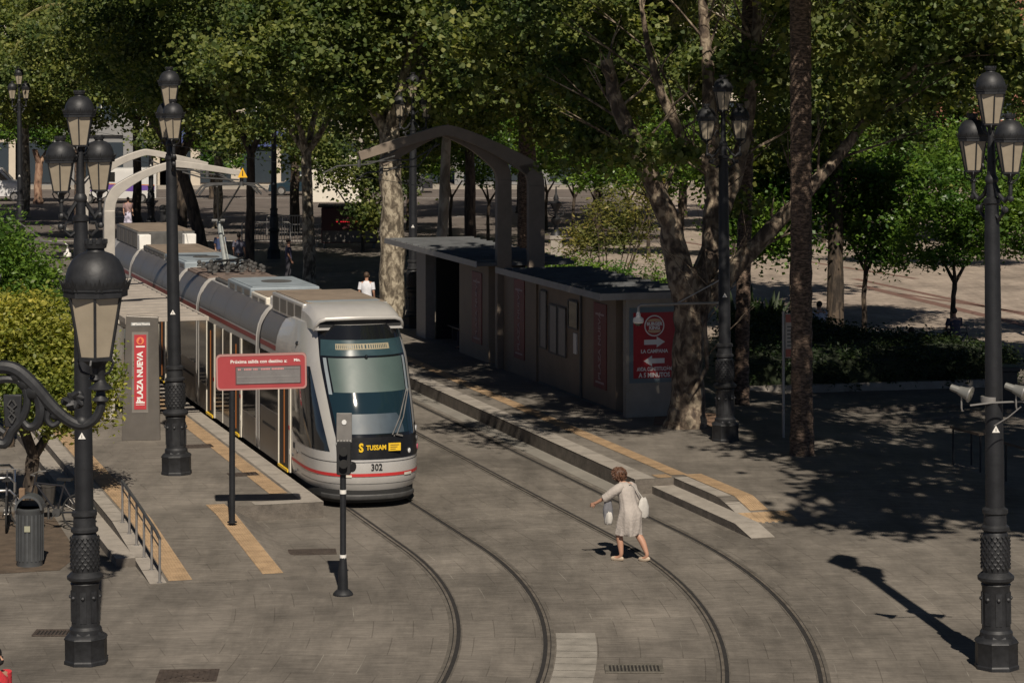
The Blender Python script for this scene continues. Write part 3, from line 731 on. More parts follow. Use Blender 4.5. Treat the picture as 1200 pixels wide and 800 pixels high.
# generic side fittings. segments: (y0,y1,kind)
def fittings(par, segs, sides=(-1, 1)):
    for sg in sides:
        for (a, b, k) in segs:
            X = lambda d: sg * (HW + d)
            def slab(name, mm, ya, yb, z0, z1, d=.006, p=par):
                m = MB(); m.bb(X(-.02), X(d), ya, yb, z0, z1); return m.build(name, mm, p, smooth=False)
            if k == 'win':
                slab('side_window', M_glassd, a + .02, b - .02, 1.02, 2.6)
                slab('lower_panel', M_side, a + .02, b - .02, .40, 1.0, .004)
            elif k == 'panel':
                slab('lower_panel', M_side, a + .02, b - .02, .40, 1.38, .004); slab('side_window', M_glassd, a + .02, b - .02, 1.40, 2.6)
                if b - a > 1.5: slab('vent_slot', M_blackm, a + .3, b - .3, 1.02, 1.08, .008)
            elif k == 'door':   # doorway slid open: dark interior, pale jamb edges, handrails, threshold
                d = slab('doorway', M_inter, a, b, .38, 2.58, .003)
                slab('door_jamb', M_jamb, a + .01, a + .17, .38, 2.58, .03, d); slab('door_jamb', M_jamb, b - .05, b - .01, .38, 2.58, .03, d)
                slab('jamb_gap', M_blackm, a + .17, a + .21, .38, 2.5, .014, d)
                m = MB(); m.tube([(X(.02), a + .5 * (b - a), .5), (X(.02), a + .5 * (b - a), 2.4)], .018, 6); m.build('handrail', M_pole, d)
                slab('threshold', M_yel, a + .2, b - .08, .36, .41, .05, d)
                slab('red_sticker', M_red, a + .02, a + .16, 1.25, 1.33, .034, d)
                slab('notice', M_white, a + .04, a + .12, .75, .86, .034, d)
            elif k == 'leaf':   # closed dark door leaf
                slab('door_leaf', M_glassd, a + .02, b - .02, .40, 2.58, .02)
                slab('leaf_edge', M_jamb, a, a + .035, .40, 2.58, .024); 
SEG = [('cab', 0, 5.95), ('m1', 6.35, 13.5), ('m2', 13.9, 16.9), ('m3', 17.3, 24.7), ('rear', 25.1, 31.0)]
for nm, a, b in SEG[1:]:
    m = MB(); n = len(PROF); rows = []
    for y in (a, a + (b - a) * .5, b) if nm != 'rear' else (a, a + 3, b - 1.6, b - .7, b - .2, b):
        k = 1.0
        if nm == 'rear' and y > b - 1.5: k = {b - .7: .9, b - .2: .72, b: .5}.get(y, 1)
        rows.append([Vector((x * k, y, z)) for x, z in PROF] + [Vector((-x * k, y, z)) for x, z in reversed(PROF)])
    m.loft(rows, cap=True); m.build('module_body' if nm != 'rear' else 'cab_body', M_silver, tram, angle=30)
# shoulder panels with tree reflection in their colour, panel joints + red roofline stripe
for a, b in ((4.25, 5.9), (6.4, 13.45), (13.95, 16.85), (17.35, 24.65), (25.15, 28.8)):
    side_strip('shoulder_panel', M_silver2, 2.84, 3.45, a, b, .004)
    side_strip('roofline_stripe', M_redd, 2.70, 2.80, a, b, .004)
    for k in range(1, int((b - a) / 1.9) + 1):
        y = a + k * 1.9
        if y < b - .3: side_strip('panel_joint', M_steeld, 2.84, 3.45, y, y + .02, .007)
for a, b in ((5.95, 6.35), (13.5, 13.9), (16.9, 17.3), (24.7, 25.1)):
    m = MB(); rows = []
    for y, k in ((a, .93), ((a + b) / 2 - .05, .93), ((a + b) / 2 + .05, .93), (b, .93)):
        rows.append([Vector((x * k, y, z - .04)) for x, z in PROF] + [Vector((-x * k, y, z - .04)) for x, z in reversed(PROF)])
    m.loft(rows, cap=False); jb = m.build('bellows', M_rubber, tram)
    m = MB(); 
    for (ya, yb) in ((a + .0, a + .26),):
        rows = [[Vector((x * 1.012, y, z + .012)) for x, z in PROF] + [Vector((-x * 1.012, y, z + .012)) for x, z in reversed(PROF)] for y in (ya, yb)]
        m.loft(rows, cap=False)
    m.build('joint_band', M_bellow, jb)
fittings(tram, [(2.66, 3.9, 'door'), (3.95, 5.9, 'panel')])
fittings(tram, [(6.4, 7.9, 'win'), (7.95, 9.25, 'door'), (9.3, 10.2, 'leaf'), (10.25, 11.2, 'leaf'), (11.25, 12.4, 'door'), (12.45, 13.45, 'win')])
fittings(tram, [(13.95, 16.85, 'panel')])
fittings(tram, [(17.35, 18.4, 'win'), (18.45, 19.7, 'door'), (19.75, 20.9, 'leaf'), (20.95, 22.0, 'leaf'), (22.05, 23.3, 'door'), (23.35, 24.6, 'win')])
fittings(tram, [(25.15, 27.0, 'panel'), (27.05, 28.3, 'door')])
# wheels / bogies hint
for y in (2.2, 3.9, 14.5, 16.2, 27.2, 28.9):
    for sg in (-1, 1):
        m = MB(); m.tube([(sg * .72, y, .29), (sg * .84, y, .29)], [.29, .29], 18); m.build('wheel', M_steeld, tram)
m = MB(); m.bb(-1.15, 1.15, 1.4, 29.6, .14, .40); m.build('underframe', M_blackm, tram, smooth=False)
# roof hood
m = MB(); rows = []
for y, w, z in ((1.34, 1.06, 3.58), (1.5, 1.09, 3.70), (1.9, 1.12, 3.80), (2.3, 1.12, 3.85), (2.58, 1.12, 3.85)):
    rows.append([Vector(v) for v in ((-w, y, 3.40), (-w + .03, y, z - .16), (-w + .16, y, z - .03), (-w + .35, y, z), (0, y, z + .01), (w - .35, y, z), (w - .16, y, z - .03), (w - .03, y, z - .16), (w, y, 3.40))])
m.loft(rows, cap=True); hood = m.build('roof_hood', M_silver, tram)
m = MB(); pts = [(-1.07, 1.50, 3.40), (-1.05, 1.40, 3.50), (-.98, 1.33, 3.585), (-.84, 1.29, 3.625), (0, 1.24, 3.64), (.84, 1.29, 3.625), (.98, 1.33, 3.585), (1.05, 1.40, 3.50), (1.07, 1.50, 3.40)]
m.tube(pts, .04, 8, sq=1.2); m.build('hood_lip', M_silver, hood)
m = MB(); m.add([(-1.0, 1.335, 3.45), (1.0, 1.335, 3.45), (.95, 1.34, 3.63), (-.95, 1.34, 3.63)], [(0, 1, 2, 3)]); m.build('air_scoop', M_blackm, hood)
def cabinet(y0_, y1_, w, h, topm, sidem=M_roofd, detail=True, z=3.40, x=0):
    m = MB(); m.bb(x - w, x + w, y0_, y1_, z, z + h); o = m.build('roof_cabinet', sidem, tram, bevel=.03)
    m = MB(); m.bb(x - w + .07, x + w - .07, y0_ + .07, y1_ - .07, z + h, z + h + .02); m.build('cabinet_lid', topm, o, bevel=.008)
    if detail:
        n = int((y1_ - y0_) / .75)
        for i in range(n):
            a = y0_ + .1 + i * (y1_ - y0_ - .1) / n
            for sg in (-1, 1):
                m = MB(); m.bb(x + sg * (w + .001), x + sg * (w + .012), a, a + .6, z + .07, z + h - .07); m.build('side_grille', M_silver2, o, smooth=False)
    return o
o = cabinet(2.6, 5.7, 1.06, .42, M_roofb, M_silver)
m = MB(); m.bb(-.9, .9, 2.7, 3.0, 3.841, 3.848); m.build('cabinet_rim', M_roofl, o)
cabinet(6.1, 6.6, .35, .25, M_white, M_white, False, x=-.55)
o = cabinet(6.7, 8.4, .98, .2, M_roofb, M_jamb); 
o = cabinet(8.6, 11.4, .95, .26, M_roofl, M_roofl)
for (yy_, p) in ((10.0, o),):
    m = MB(); m.lathe([(.42, 3.68), (.42, 3.69)], 20, o=(0.1, yy_, 0)); q = m.build('fan_opening', M_roofd, p); q.scale = (1, 1, 1)
cabinet(11.6, 13.3, .9, .14, M_brownr, M_roofd)
o = cabinet(14.0, 16.9, .98, .10, M_brownr, M_brownr, False)
im = None
for i in range(5):
    for j in (-.7, -.35, .1, .5, .8):
        if im is None:
            m = MB(); m.lathe([(.07, 0), (.07, .05), (.04, .06), (.07, .1), (.07, .13), (.03, .16)], 8); im = m.build('insulator', M_roofd, o); c_ = im
        else:
            c_ = im.copy(); COL.objects.link(c_)
        c_.location = (j + R.uniform(-.05, .05), 14.3 + i * .55 + R.uniform(-.1, .1), 3.57)
m = MB(); m.tube([(-.8, 14.2, 3.74), (-.5, 15.2, 3.78), (.3, 16.2, 3.74), (.7, 16.8, 3.74)], .03, 6); m.tube([(-.3, 14.2, 3.68), (.5, 15.0, 3.8), (.6, 16.5, 3.68)], .025, 6); m.build('roof_cable', M_rubber, o)
o = cabinet(17.4, 20.6, .96, .22, M_roofl, M_roofl)
m = MB(); m.lathe([(.42, 3.64), (.42, 3.65)], 20, o=(0, 18.8, 0)); m.build('fan_opening', M_roofd, o)
cabinet(20.8, 24.5, .95, .2, M_roofb, M_roofd)
o = cabinet(25.4, 29.6, 1.0, .52, M_roofb, M_roofd)
for x in (-.8, .75):
    m = MB(); m.bb(x - .2, x + .2, 24.95, 25.38, 3.4, 3.86); m.build('white_box', M_white, tram, bevel=.02)
# pantograph
pt = MB(); pt.tube([(0, 16.0, 3.62), (0, 17.0, 4.68)], [.075, .06], 10); pt.tube([(.12, 16.0, 3.6), (.1, 17.0, 4.6)], .02, 6)
pan = pt.build('pantograph', mat('panto_arm', (.32, .34, .33), .5, .3, .15, 5), tram)
m = MB(); m.tube([(0, 17.0, 4.68), (-.35, 15.6, 5.66)], .028, 6); m.tube([(0, 17.0, 4.68), (.35, 15.6, 5.66)], .028, 6); m.tube([(-.2, 17.05, 4.7), (.2, 17.05, 4.7)], .05, 8); m.build('upper_arm', M_steeld, pan)
m = MB()
for yy_ in (15.35, 15.85):
    m.tube([(-.95, yy_, 5.45), (-.75, yy_, 5.66), (-.5, yy_, 5.71), (.5, yy_, 5.71), (.75, yy_, 5.66), (.95, yy_, 5.45)], .03, 6)
m.tube([(-.4, 15.35, 5.68), (-.4, 15.85, 5.68)], .02, 6); m.tube([(.4, 15.35, 5.68), (.4, 15.85, 5.68)], .02, 6); m.build('collector_head', M_steeld, pan)
m = MB(); m.bb(-.5, .5, 15.4, 16.7, 3.5, 3.58); m.build('pantograph_base', M_roofd, pan)
# ------------------------------------------------------------------ shelters, arches, signs
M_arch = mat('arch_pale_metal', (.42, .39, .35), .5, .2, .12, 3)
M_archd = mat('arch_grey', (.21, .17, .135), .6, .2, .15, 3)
M_wallp = mat('shelter_panel', (.23, .175, .125), .6, .1, .2, 1.5)
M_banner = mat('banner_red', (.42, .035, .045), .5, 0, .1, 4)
M_bannerd = mat('banner_red_shaded', (.16, .018, .022), .5, 0, .15, 4)  # same banner red with the shelters' shade put into the colour
M_roofs = mat('shelter_roof', (.10, .105, .11), .75, .1, .3, 1.2, .3, 6)
M_slat = mat('slat_pale', (.36, .32, .28), .7, 0, .18, 2)

# left arches carrying the contact wire
def arch(a_pole, b, a_end, ztop, zend, label, m_, group, rise=.75, zbase=.3, w=.3, sign=False):
    t = thing('catenary_arch', AB(a_pole, b, zbase), TH, label, 'catenary mast', group)
    L = a_end - a_pole; sg = 1 if L > 0 else -1; zt = ztop - zbase
    mb = MB(); n = 8
    pole = MB()
    pts = [(0, 0), (0, zt * .5), (0, zt - .6)]
    rings = []
    for i, (x, z) in enumerate(pts):
        tz = 0 if i < 3 else (.35 if i == 3 else .75)
        dx, dz = math.cos(tz * sg) if sg > 0 else math.cos(tz), math.sin(tz)
        dx = math.cos(tz); dz = -math.sin(tz) * sg
        h = w / 2
        rings.append([Vector((x - dx * h, -.12, z - dz * h)), Vector((x + dx * h, -.12, z + dz * h)), Vector((x + dx * h, .12, z + dz * h)), Vector((x - dx * h, .12, z - dz * h))])
    pole.loft(rings); pole.build('pole', m_, t, bevel=.015, smooth=False)
    aw = w * .72; P_, R_ = smoothpath([(0, 0, zt - .62), (sg * .05, 0, zt - .34), (sg * .24, 0, zt - .08), (sg * abs(L) * .26, 0, zt + rise * .52), (sg * abs(L) * .46, 0, zt + rise * .94), (sg * abs(L) * .56, 0, zt + rise * .95), (sg * abs(L) * .8, 0, (zt + rise) * .45 + (zend - zbase) * .55), (L, 0, zend - zbase)], [w, w, w * .97, aw, aw * .9, aw * .85, aw * .78, aw * .7], 6)
    arm = MB(); rings = []
    for q in range(len(P_)):
        tg = (P_[min(q + 1, len(P_) - 1)] - P_[max(q - 1, 0)]).normalized(); nn = Vector((-tg.z, 0, tg.x)) * (R_[q] / 2); yv = Vector((0, .1, 0))
        rings.append([P_[q] - nn - yv, P_[q] + nn - yv, P_[q] + nn + yv, P_[q] - nn + yv])
    arm.loft(rings)
    arm.build('arm', m_, t, bevel=.012, smooth=False)
    m = MB(); e = zend - zbase
    m.tube([(L, 0, e - .1), (L, 0, e - .3)], .05, 8); m.tube([(L * .8, 0, e + .0), (L * .95, 0, e - .22), (L * 1.12, 0, e - .26), (L * 1.2, 0, e - .45)], .022, 6)
    m.tube([(L * .55, 0, zt + rise * .6), (L * .7, 0, e - .1), (L * .98, 0, e - .16)], .02, 6)
    m.build('wire_hanger', M_steeld, t)
    if sign:
        m = MB(); m.add([(L - .12, -.14, e - .1), (L + .12, -.14, e - .1), (L, -.14, e + .14)], [(0, 1, 2)]); m.add([(L - .12, -.13, e - .1), (L + .12, -.13, e - .1), (L, -.13, e + .14)], [(0, 1, 2)]); s_ = m.build('warning_triangle', mat('sign_yellow', (.75, .42, .02), .5, 0, 0), t, smooth=False)
        m = MB(); m.add([(L - .015, -.145, e - .06), (L + .015, -.145, e - .06), (L + .01, -.145, e + .07), (L - .01, -.145, e + .07)], [(0, 1, 2, 3)]); m.build('warning_symbol', M_blackm, s_, smooth=False)
    return t
arch(8.55, 61.2, 11.75, 5.85, 6.1, 'pale bent metal mast over the tram roof with a yellow warning triangle at its tip', M_arch, 'pale arched masts on the left platform', rise=.50, sign=True, w=.26)
arch(8.5, 65.6, 11.7, 5.9, 6.15, 'second pale bent mast on the left, farther back behind the first', M_arch, 'pale arched masts on the left platform', rise=.60, w=.26)
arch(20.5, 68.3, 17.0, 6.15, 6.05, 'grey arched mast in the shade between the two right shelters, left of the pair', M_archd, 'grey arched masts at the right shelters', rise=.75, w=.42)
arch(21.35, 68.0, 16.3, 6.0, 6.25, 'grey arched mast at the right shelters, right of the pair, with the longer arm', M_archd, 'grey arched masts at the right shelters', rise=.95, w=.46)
# contact wires
for (ac, nm) in ((12.2, 'contact wire above the tram and its track'), (16.15, 'contact wire above the empty right track')):
    mb = MB(); mb.tube([TP(ac, s, 5.74) for s in (16, 23, 35, 60, 90)], .008, 5); tag(mb.build('contact_wire', M_blackm), nm, 'overhead wire')

# left canopy
t = thing('platform_canopy', AB(9.6, 59.2, .3), TH, 'slatted pale canopy over the left platform beside the tram', 'shelter')
mb = MB()
for i in range(15):
    y = .3 + i * .78; mb.bb(-.86, .92, y, y + .46, 2.50, 2.535)
mb.build('roof_slats', M_slat, t, smooth=False)
mb = MB(); mb.bb(-.95, -.87, 0, 11.6, 2.42, 2.56).bb(.93, 1.0, 0, 11.6, 2.45, 2.55).bb(-.87, .93, 0, .10, 2.46, 2.55).bb(-.87, .93, 11.5, 11.6, 2.46, 2.55); mb.bb(-.2, -.12, .1, 11.5, 2.40, 2.495); mb.build('roof_frame', M_slat, t, bevel=.01, smooth=False)
for y in (1.4, 5.6, 9.8):
    mb = MB(); mb.tube([(-.6, y, 0), (-.6, y, 2.42)], .06, 10); mb.build('post', M_arch, t)
mb = MB(); mb.bb(-.66, -.6, 2.2, 9.4, .25, 2.1); mb.build('back_glass', mat('canopy_glass', (.10, .11, .11), .1, 0, 0, spec=.6), t, smooth=False)
mb = MB(); mb.bb(-.5, -.1, 3, 8.4, .42, .46).bb(-.35, -.25, 3.4, 3.5, 0, .42).bb(-.35, -.25, 7.9, 8.0, 0, .42); mb.build('bench_seat', M_steel, t, smooth=False)

# totem
t = thing('platform_totem', AB(8.72, 57.3, .3), TH * .35, 'grey metal totem with a red station name banner on the left platform', 'totem')
m = MB(); m.add([(-.43, 0, 0), (.43, 0, 0), (.385, 0, 2.76), (-.33, 0, 2.80), (-.43, .16, 0), (.43, .16, 0), (.385, .16, 2.76), (-.33, .16, 2.80)], [(0, 1, 2, 3), (4, 5, 6, 7), (0, 1, 5, 4), (1, 2, 6, 5), (2, 3, 7, 6), (3, 0, 4, 7)])
tt = m.build('body', mat('totem_metal', (.165, .15, .135), .4, .5, .12, 2), t, bevel=.012, smooth=False)
m = MB(); m.bb(-.20, .16, -.012, 0, .62, 2.43); m.build('banner_frame', mat('totem_frame', (.24, .22, .20), .4, .3, .1, 2), t, smooth=False)
m = MB(); m.bb(-.15, .12, -.02, -.012, .70, 2.37); m.build('banner', M_banner, t, smooth=False)
M_wt = mat('letter_white', (.75, .73, .70), .6, 0, 0)
text('station_name', 'PLAZA NUEVA', .175, M_wt, t, (-.015, -.024, 1.42), (math.pi / 2, -math.pi / 2, 0), off=.006)
m = MB(); c_ = [( .085 * math.cos(a), .085 * math.sin(a)) for a in [math.pi * 2 * k / 20 for k in range(20)]]; m.prism([(x - .015, z + 2.235) for x, z in c_], -.030, -.02, 'y'); lg = m.build('round_emblem', mat('emblem_orange', (.70, .20, .09), .5, 0, 0), t, smooth=False)
m = MB(); m.prism([(-.06, 2.21), (-.03, 2.18), (0.0, 2.18), (.025, 2.21), (.015, 2.26), (-.005, 2.3), (-.035, 2.27)], -.034, -.03, 'y'); m.build('emblem_drop', M_banner, lg, smooth=False)
for z in (2.09, .84, .80): 
    m = MB(); m.bb(-.11, .085, -.024, -.02, z, z + (.03 if z != .80 else .012)); m.build('small_lettering', M_wt, t, smooth=False)
m = MB(); m.bb(-.22, .2, -.012, 0, 2.57, 2.645); m.build('name_plate', mat('plate_grey', (.33, .34, .34), .5, .1, .1, 5), t, smooth=False)
text('name_plate_lettering', 'Plaza Nueva', .07, M_wt, t, (.03, -.016, 2.607), off=.002)
m = MB(); m.bb(-.19, -.14, -.016, -.012, 2.585, 2.63); m.build('name_plate_icon', M_wt, t, smooth=False)

# next departure sign
p = G(272, 612, .3)
t = thing('departure_sign', p, math.radians(4), 'red next departure sign with a display on a dark post before the tram', 'sign')
m = MB(); m.tube([(0, 0, 0), (0, 0, 2.45)], .055, 12); m.lathe([(.09, 0), (.09, .02), (.058, .03)], 12); m.build('post', M_iron2, t)
m = MB(); w0, w1, z0, z1 = -.23, 1.40, 2.44, 3.07
def rr(x0, x1, z0, z1, r, n=4):
    o = []
    for cx, cz, a0 in ((x1 - r, z1 - r, 0), (x0 + r, z1 - r, 90), (x0 + r, z0 + r, 180), (x1 - r, z0 + r, 270)):
        for k in range(n + 1):
            a = math.radians(a0 + 90 * k / n); o.append((cx + r * math.cos(a), cz + r * math.sin(a)))
    return o
m.prism(rr(w0, w1, z0, z1, .07), -.06, .06, 'y'); bd = m.build('sign_box', mat('sign_red', (.34, .05, .055), .4, 0, .08, 2), t)
bd.rotation_euler = (0, math.radians(-1.0), 0)
m = MB(); m.prism(rr(w0, w1, z0, z1, .07), -.066, -.056, 'y'); o_ = MB()
fm = MB(); outer = rr(w0 - .01, w1 + .01, z0 - .01, z1 + .01, .075); inner = rr(w0 + .02, w1 - .02, z0 + .02, z1 - .02, .06); n = len(outer)
fm.add([(x, -.066, z) for x, z in outer] + [(x, -.066, z) for x, z in inner], [(i, (i + 1) % n, n + (i + 1) % n, n + i) for i in range(n)]); fm.add([(x, -.066, z) for x, z in outer] + [(x, .066, z) for x, z in outer], [(i, (i + 1) % n, n + (i + 1) % n, n + i) for i in range(n)])
fm.build('rim', mat('sign_rim', (.42, .22, .20), .5, .1, 0), bd)
m = MB(); m.bb(.11, 1.31, -.068, -.061, 2.53, 2.86); m.build('display_frame', mat('disp_frame', (.12, .05, .05), .5, 0, 0), bd, smooth=False)
m = MB(); m.bb(.13, 1.29, -.072, -.068, 2.55, 2.84); m.build('display', mat('disp_grey', (.17, .16, .16), .25, 0, .15, 2), bd, smooth=False)
for i, (z, c) in enumerate(((2.79, 0), (2.69, 1), (2.58, 1))):
    m = MB(); m.bb(.14, 1.28, -.075, -.072, z - (.035 if c else .0), z - (.015 if c else -.003)); m.build('display_line', M_steel if c else M_steeld, bd, smooth=False)
text('heading', 'Próxima salida con destino a:', .088, M_wt, bd, (.54, -.064, 2.945), off=.0015)
text('minutes_heading', 'Min.', .07, M_wt, bd, (1.24, -.064, 2.955), off=.002)
m = MB()
for i in range(30):
    if i not in (2, 3, 9, 13, 14, 21): m.bb(.16 + i * .028, .16 + i * .028 + .019, -.077, -.075, 2.79, 2.82)
m.build('departure_line', mat('led_pink', (.5, .22, .22), .5, 0, 0, emit=(.9, .3, .25), estr=.12), bd, smooth=False)

# signal post
p = G(402, 697)
t = thing('tram_signal', p, 0, 'slim black tram signal post with a grey plate at the track junction', 'signal')
m = MB(); m.lathe([(.165, 0), (.165, .03), (.15, .05), (.12, .08), (.09, .1)], 20); m.build('base', M_iron, t)
m = MB(); m.lathe([(.085, .09), (.075, .4), (.055, .62), (.05, .66), (.05, 2.1)], 16); m.build('post', M_iron2, t)
for z_ in (.60, 1.66): m = MB(); m.lathe([(.056, z_), (.056, z_ + .065)], 12); m.build('post_band', M_white, t)
m = MB(); m.prism(rr(-.10, .13, 1.98, 2.52, .03), -.11, .10, 'y'); m.tube([(.13, 0, 2.1), (.17, -.03, 2.1)], [.09, .085], 14); h = m.build('signal_head', M_blackm, t, bevel=.01)
m = MB(); m.tube([(.02, -.10, 2.38), (.02, -.22, 2.37)], [.06, .07], 12); m.tube([(.02, -.10, 2.18), (.02, -.22, 2.17)], [.06, .07], 12); m.build('visor', M_rubber, h)
m = MB(); m.bb(-.105, .145, -.03, .01, 2.50, 2.98); pl_ = m.build('plate', mat('signal_plate', (.20, .19, .18), .5, .3, .15, 4), t, smooth=False, bevel=.006)
m = MB(); m.tube([(.02, -.03, 2.83), (.02, -.045, 2.83)], [.042, .038], 14); m.build('lamp_disc', M_lamp, pl_)
for k in range(5):
    m = MB(); m.tube([(-.08 + .05 * k, -.03, 2.53), (-.08 + .05 * k, -.036, 2.53)], .008, 6); m.build('rivet', M_white, pl_)

# handrail on ramp
pA = AB(6.8, 47.0, .3); 
t = thing('ramp_handrail', AB(6.82, 42.75, 0), TH, 'grey metal handrail along the edge of the left platform ramp', 'handrail')
zr = lambda b: .3 * cl((b - 42.7) / 4.6)
for i in range(6):
    y = i * .86; m = MB(); m.tube([(0, y, zr(42.75 + y)), (0, y, zr(42.75 + y) + .74)], .022, 8); m.lathe([(.05, 0), (.05, .012)], 10, o=(0, y, zr(42.75 + y))); m.build('post', M_steel, t)
m = MB(); m.tube([(0, -.02, .74), (0, .4, .80), (0, 2.2, zr(44.95) + .78), (0, 4.32, zr(47.07) + .76)], .034, 10, sq=.8); m.build('top_rail', M_steeld, t)
m = MB(); m.tube([(0, 0, .60), (0, 4.3, zr(47.05) + .62)], .012, 6); m.build('lower_rail', M_steeld, t)

# right shelters
def banner(par, x, y, z0, z1, w, s, dim=True, side=-1):
    """banner on the track-facing wall (normal -x)"""
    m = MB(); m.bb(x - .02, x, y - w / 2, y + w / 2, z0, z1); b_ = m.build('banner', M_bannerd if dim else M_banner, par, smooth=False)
    text('station_name', s, min(.26, w * .5), M_wt if not dim else mat('letter_dim', (.42, .30, .30), .6, 0, 0), par, (x - .025, y, (z0 + z1) / 2), (math.pi / 2, -math.pi / 2, -math.pi / 2), off=.004)  # dim letters carry the shade in their colour too
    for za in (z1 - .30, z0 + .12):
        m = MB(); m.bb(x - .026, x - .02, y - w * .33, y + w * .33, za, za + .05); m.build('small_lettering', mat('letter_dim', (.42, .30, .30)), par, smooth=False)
# shelter 2 (near, with ticket windows)
t2 = thing('tram_shelter', AB(20.45, 57.8, .3), TH, 'near right shelter with ticket office windows, flat dark roof and red poster at its end', 'shelter')
m = MB(); m.bb(0, 1.3, 3.5, 7.1, 0, 2.75); body = m.build('cabin_wall', M_wallp, t2, bevel=.015, smooth=False)
m = MB(); m.bb(-.05, 0, 3.42, 3.5, 0.05, 2.7); m.build('corner_post', M_steeld, t2, smooth=False)
for (y0_, y1_, z0, z1, mm) in ((3.75, 4.45, 1.75, 2.4, M_glassd), (4.7, 5.3, .95, 2.15, M_steel), (5.45, 6.05, .95, 2.15, M_steel), (6.35, 6.85, 1.0, 2.45, M_steel)):
    m = MB(); m.bb(-.03, 0, y0_, y1_, z0, z1); fr_ = m.build('window', mm if mm is M_glassd else mat('notice_case', (.26, .24, .22), .5, .1, .2, 2), body, smooth=False)
    m = MB(); m.bb(-.045, -.03, y0_ - .04, y0_, z0 - .04, z1 + .04).bb(-.045, -.03, y1_, y1_ + .04, z0 - .04, z1 + .04).bb(-.045, -.03, y0_, y1_, z1, z1 + .04).bb(-.045, -.03, y0_, y1_, z0 - .04, z0); m.build('window_frame', M_steeld, fr_, smooth=False)
m = MB(); m.bb(-.034, -.003, 3.8, 4.05, 1.1, 1.62); m.build('notice', M_white, body, smooth=False)
m = MB(); m.bb(0, .25, .85, 3.41, 0, 2.75); pw = m.build('portal_wall', M_wallp, t2, smooth=False)
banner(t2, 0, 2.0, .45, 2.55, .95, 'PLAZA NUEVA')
m = MB(); m.bb(-.02, .0, .08, 6.98, .0, .06); m.build('plinth', M_steeld, t2, smooth=False)
m = MB(); m.bb(-.8, 1.75, -.35, 8.3, 2.86, 2.96); rf = m.build('roof', M_roofs, t2, bevel=.01, smooth=False)
m = MB()
for i in range(13): m.bb(-.75, 1.7, -.2 + i * .65, -.14 + i * .65, 2.965, 3.02)
m.build('roof_ribs', M_roofs, rf, smooth=False)
m = MB(); m.bb(-.83, -.8, -.38, 8.33, 2.84, 3.0).bb(-.8, 1.75, -.38, -.35, 2.84, 3.0); m.build('roof_edge', M_steel, rf, smooth=False)
m = MB(); m.bb(.1, 1.4, .3, 6.9, 2.75, 2.86); m.build('roof_beam', M_steeld, rf, smooth=False)
# poster end panel
m = MB(); m.bb(-.08, 1.3, -.12, .1, 0, 2.85); pn = m.build('poster_case', mat('poster_case_metal', (.30, .27, .23), .6, .1, .15, 2), t2, bevel=.01, smooth=False)
m = MB(); m.bb(.0, 1.24, -.135, -.12, .82, 2.62); m.build('poster_border', mat('poster_border', (.13, .17, .19), .3, 0, .1, 3), pn, smooth=False)
m = MB(); m.bb(.10, 1.17, -.14, -.135, .93, 2.50); m.build('poster', mat('poster_red', (.36, .022, .03), .35, 0, .08, 3), pn, smooth=False)
cx, cz = .63, 2.18
def disc(r, y, mm, nm, x=cx, z=cz):
    m = MB(); m.prism([(x + r * math.cos(2 * math.pi * k / 28), z + r * math.sin(2 * math.pi * k / 28)) for k in range(28)], y - .003, y, 'y'); return m.build(nm, mm, pn, smooth=False)
disc(.255, -.141, M_wt, 'round_logo'); disc(.225, -.1445, MATS['poster_red'], 'round_logo')
def bun(z0, z1, up, nm):
    pts = []
    for k in range(13):
        a = math.pi * k / 12; pts.append((cx + .165 * math.cos(a), (z0 + (z1 - z0) * math.sin(a) ** .7)))
    m = MB(); m.prism(pts, -.151, -.148, 'y'); m.build(nm, mat('logo_bun', (.62, .42, .25), .5, 0, 0), pn, smooth=False)
bun(cz + .10, cz + .17, 1, 'logo_bun'); bun(cz - .10, cz - .17, -1, 'logo_bun')
text('logo_lettering', 'BURGER', .105, M_wt, pn, (cx, -.150, cz + .045), off=.006)
text('logo_lettering', 'KING', .115, M_wt, pn, (cx, -.150, cz - .05), off=.006)
def arrow(z, sg, nm):
    m = MB(); q = [(-.26, -.06), (.06, -.06), (.06, -.13), (.27, 0), (.06, .13), (.06, .06), (-.26, .06)]
    m.prism([(cx + sg * x, z + y) for x, y in q], -.144, -.14, 'y'); m.build(nm, M_wt, pn, smooth=False)
arrow(1.79, 1, 'arrow'); arrow(1.34, -1, 'arrow')
text('poster_lettering', 'LA CAMPANA', .12, M_wt, pn, (cx, -.143, 1.57), off=.004, sx=.92)
text('poster_lettering', 'AVDA. CONSTITUCIÓN', .125, M_wt, pn, (cx + .0, -.143, 1.145), off=.004, sx=.66)
text('poster_lettering', 'A 5 MINUTOS', .15, M_wt, pn, (cx + .0, -.143, 1.0), off=.005, sx=.86)
# shelter 1 (far)
t1 = thing('tram_shelter', AB(20.45, 67.6, .3), TH, 'far right shelter with a black doorway beside the mottled plane trunk', 'shelter')
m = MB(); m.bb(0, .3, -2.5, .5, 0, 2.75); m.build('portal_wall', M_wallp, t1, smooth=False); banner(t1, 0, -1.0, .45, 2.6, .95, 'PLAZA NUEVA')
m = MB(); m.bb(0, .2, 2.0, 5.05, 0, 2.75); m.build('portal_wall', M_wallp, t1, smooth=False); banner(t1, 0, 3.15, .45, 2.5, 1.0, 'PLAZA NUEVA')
m = MB(); m.bb(0, .3, 8.9, 10.0, 0, 2.75); m.build('portal_wall', mat('wall_grey', (.22, .21, .2), .6, .1, .1), t1, smooth=False)
m = MB(); m.bb(1.3, 1.4, 3.0, 10.4, 0, 2.75); m.build('back_panel', M_blackm, t1, smooth=False)  # black sheets here and below paint the unlit room behind the doorway
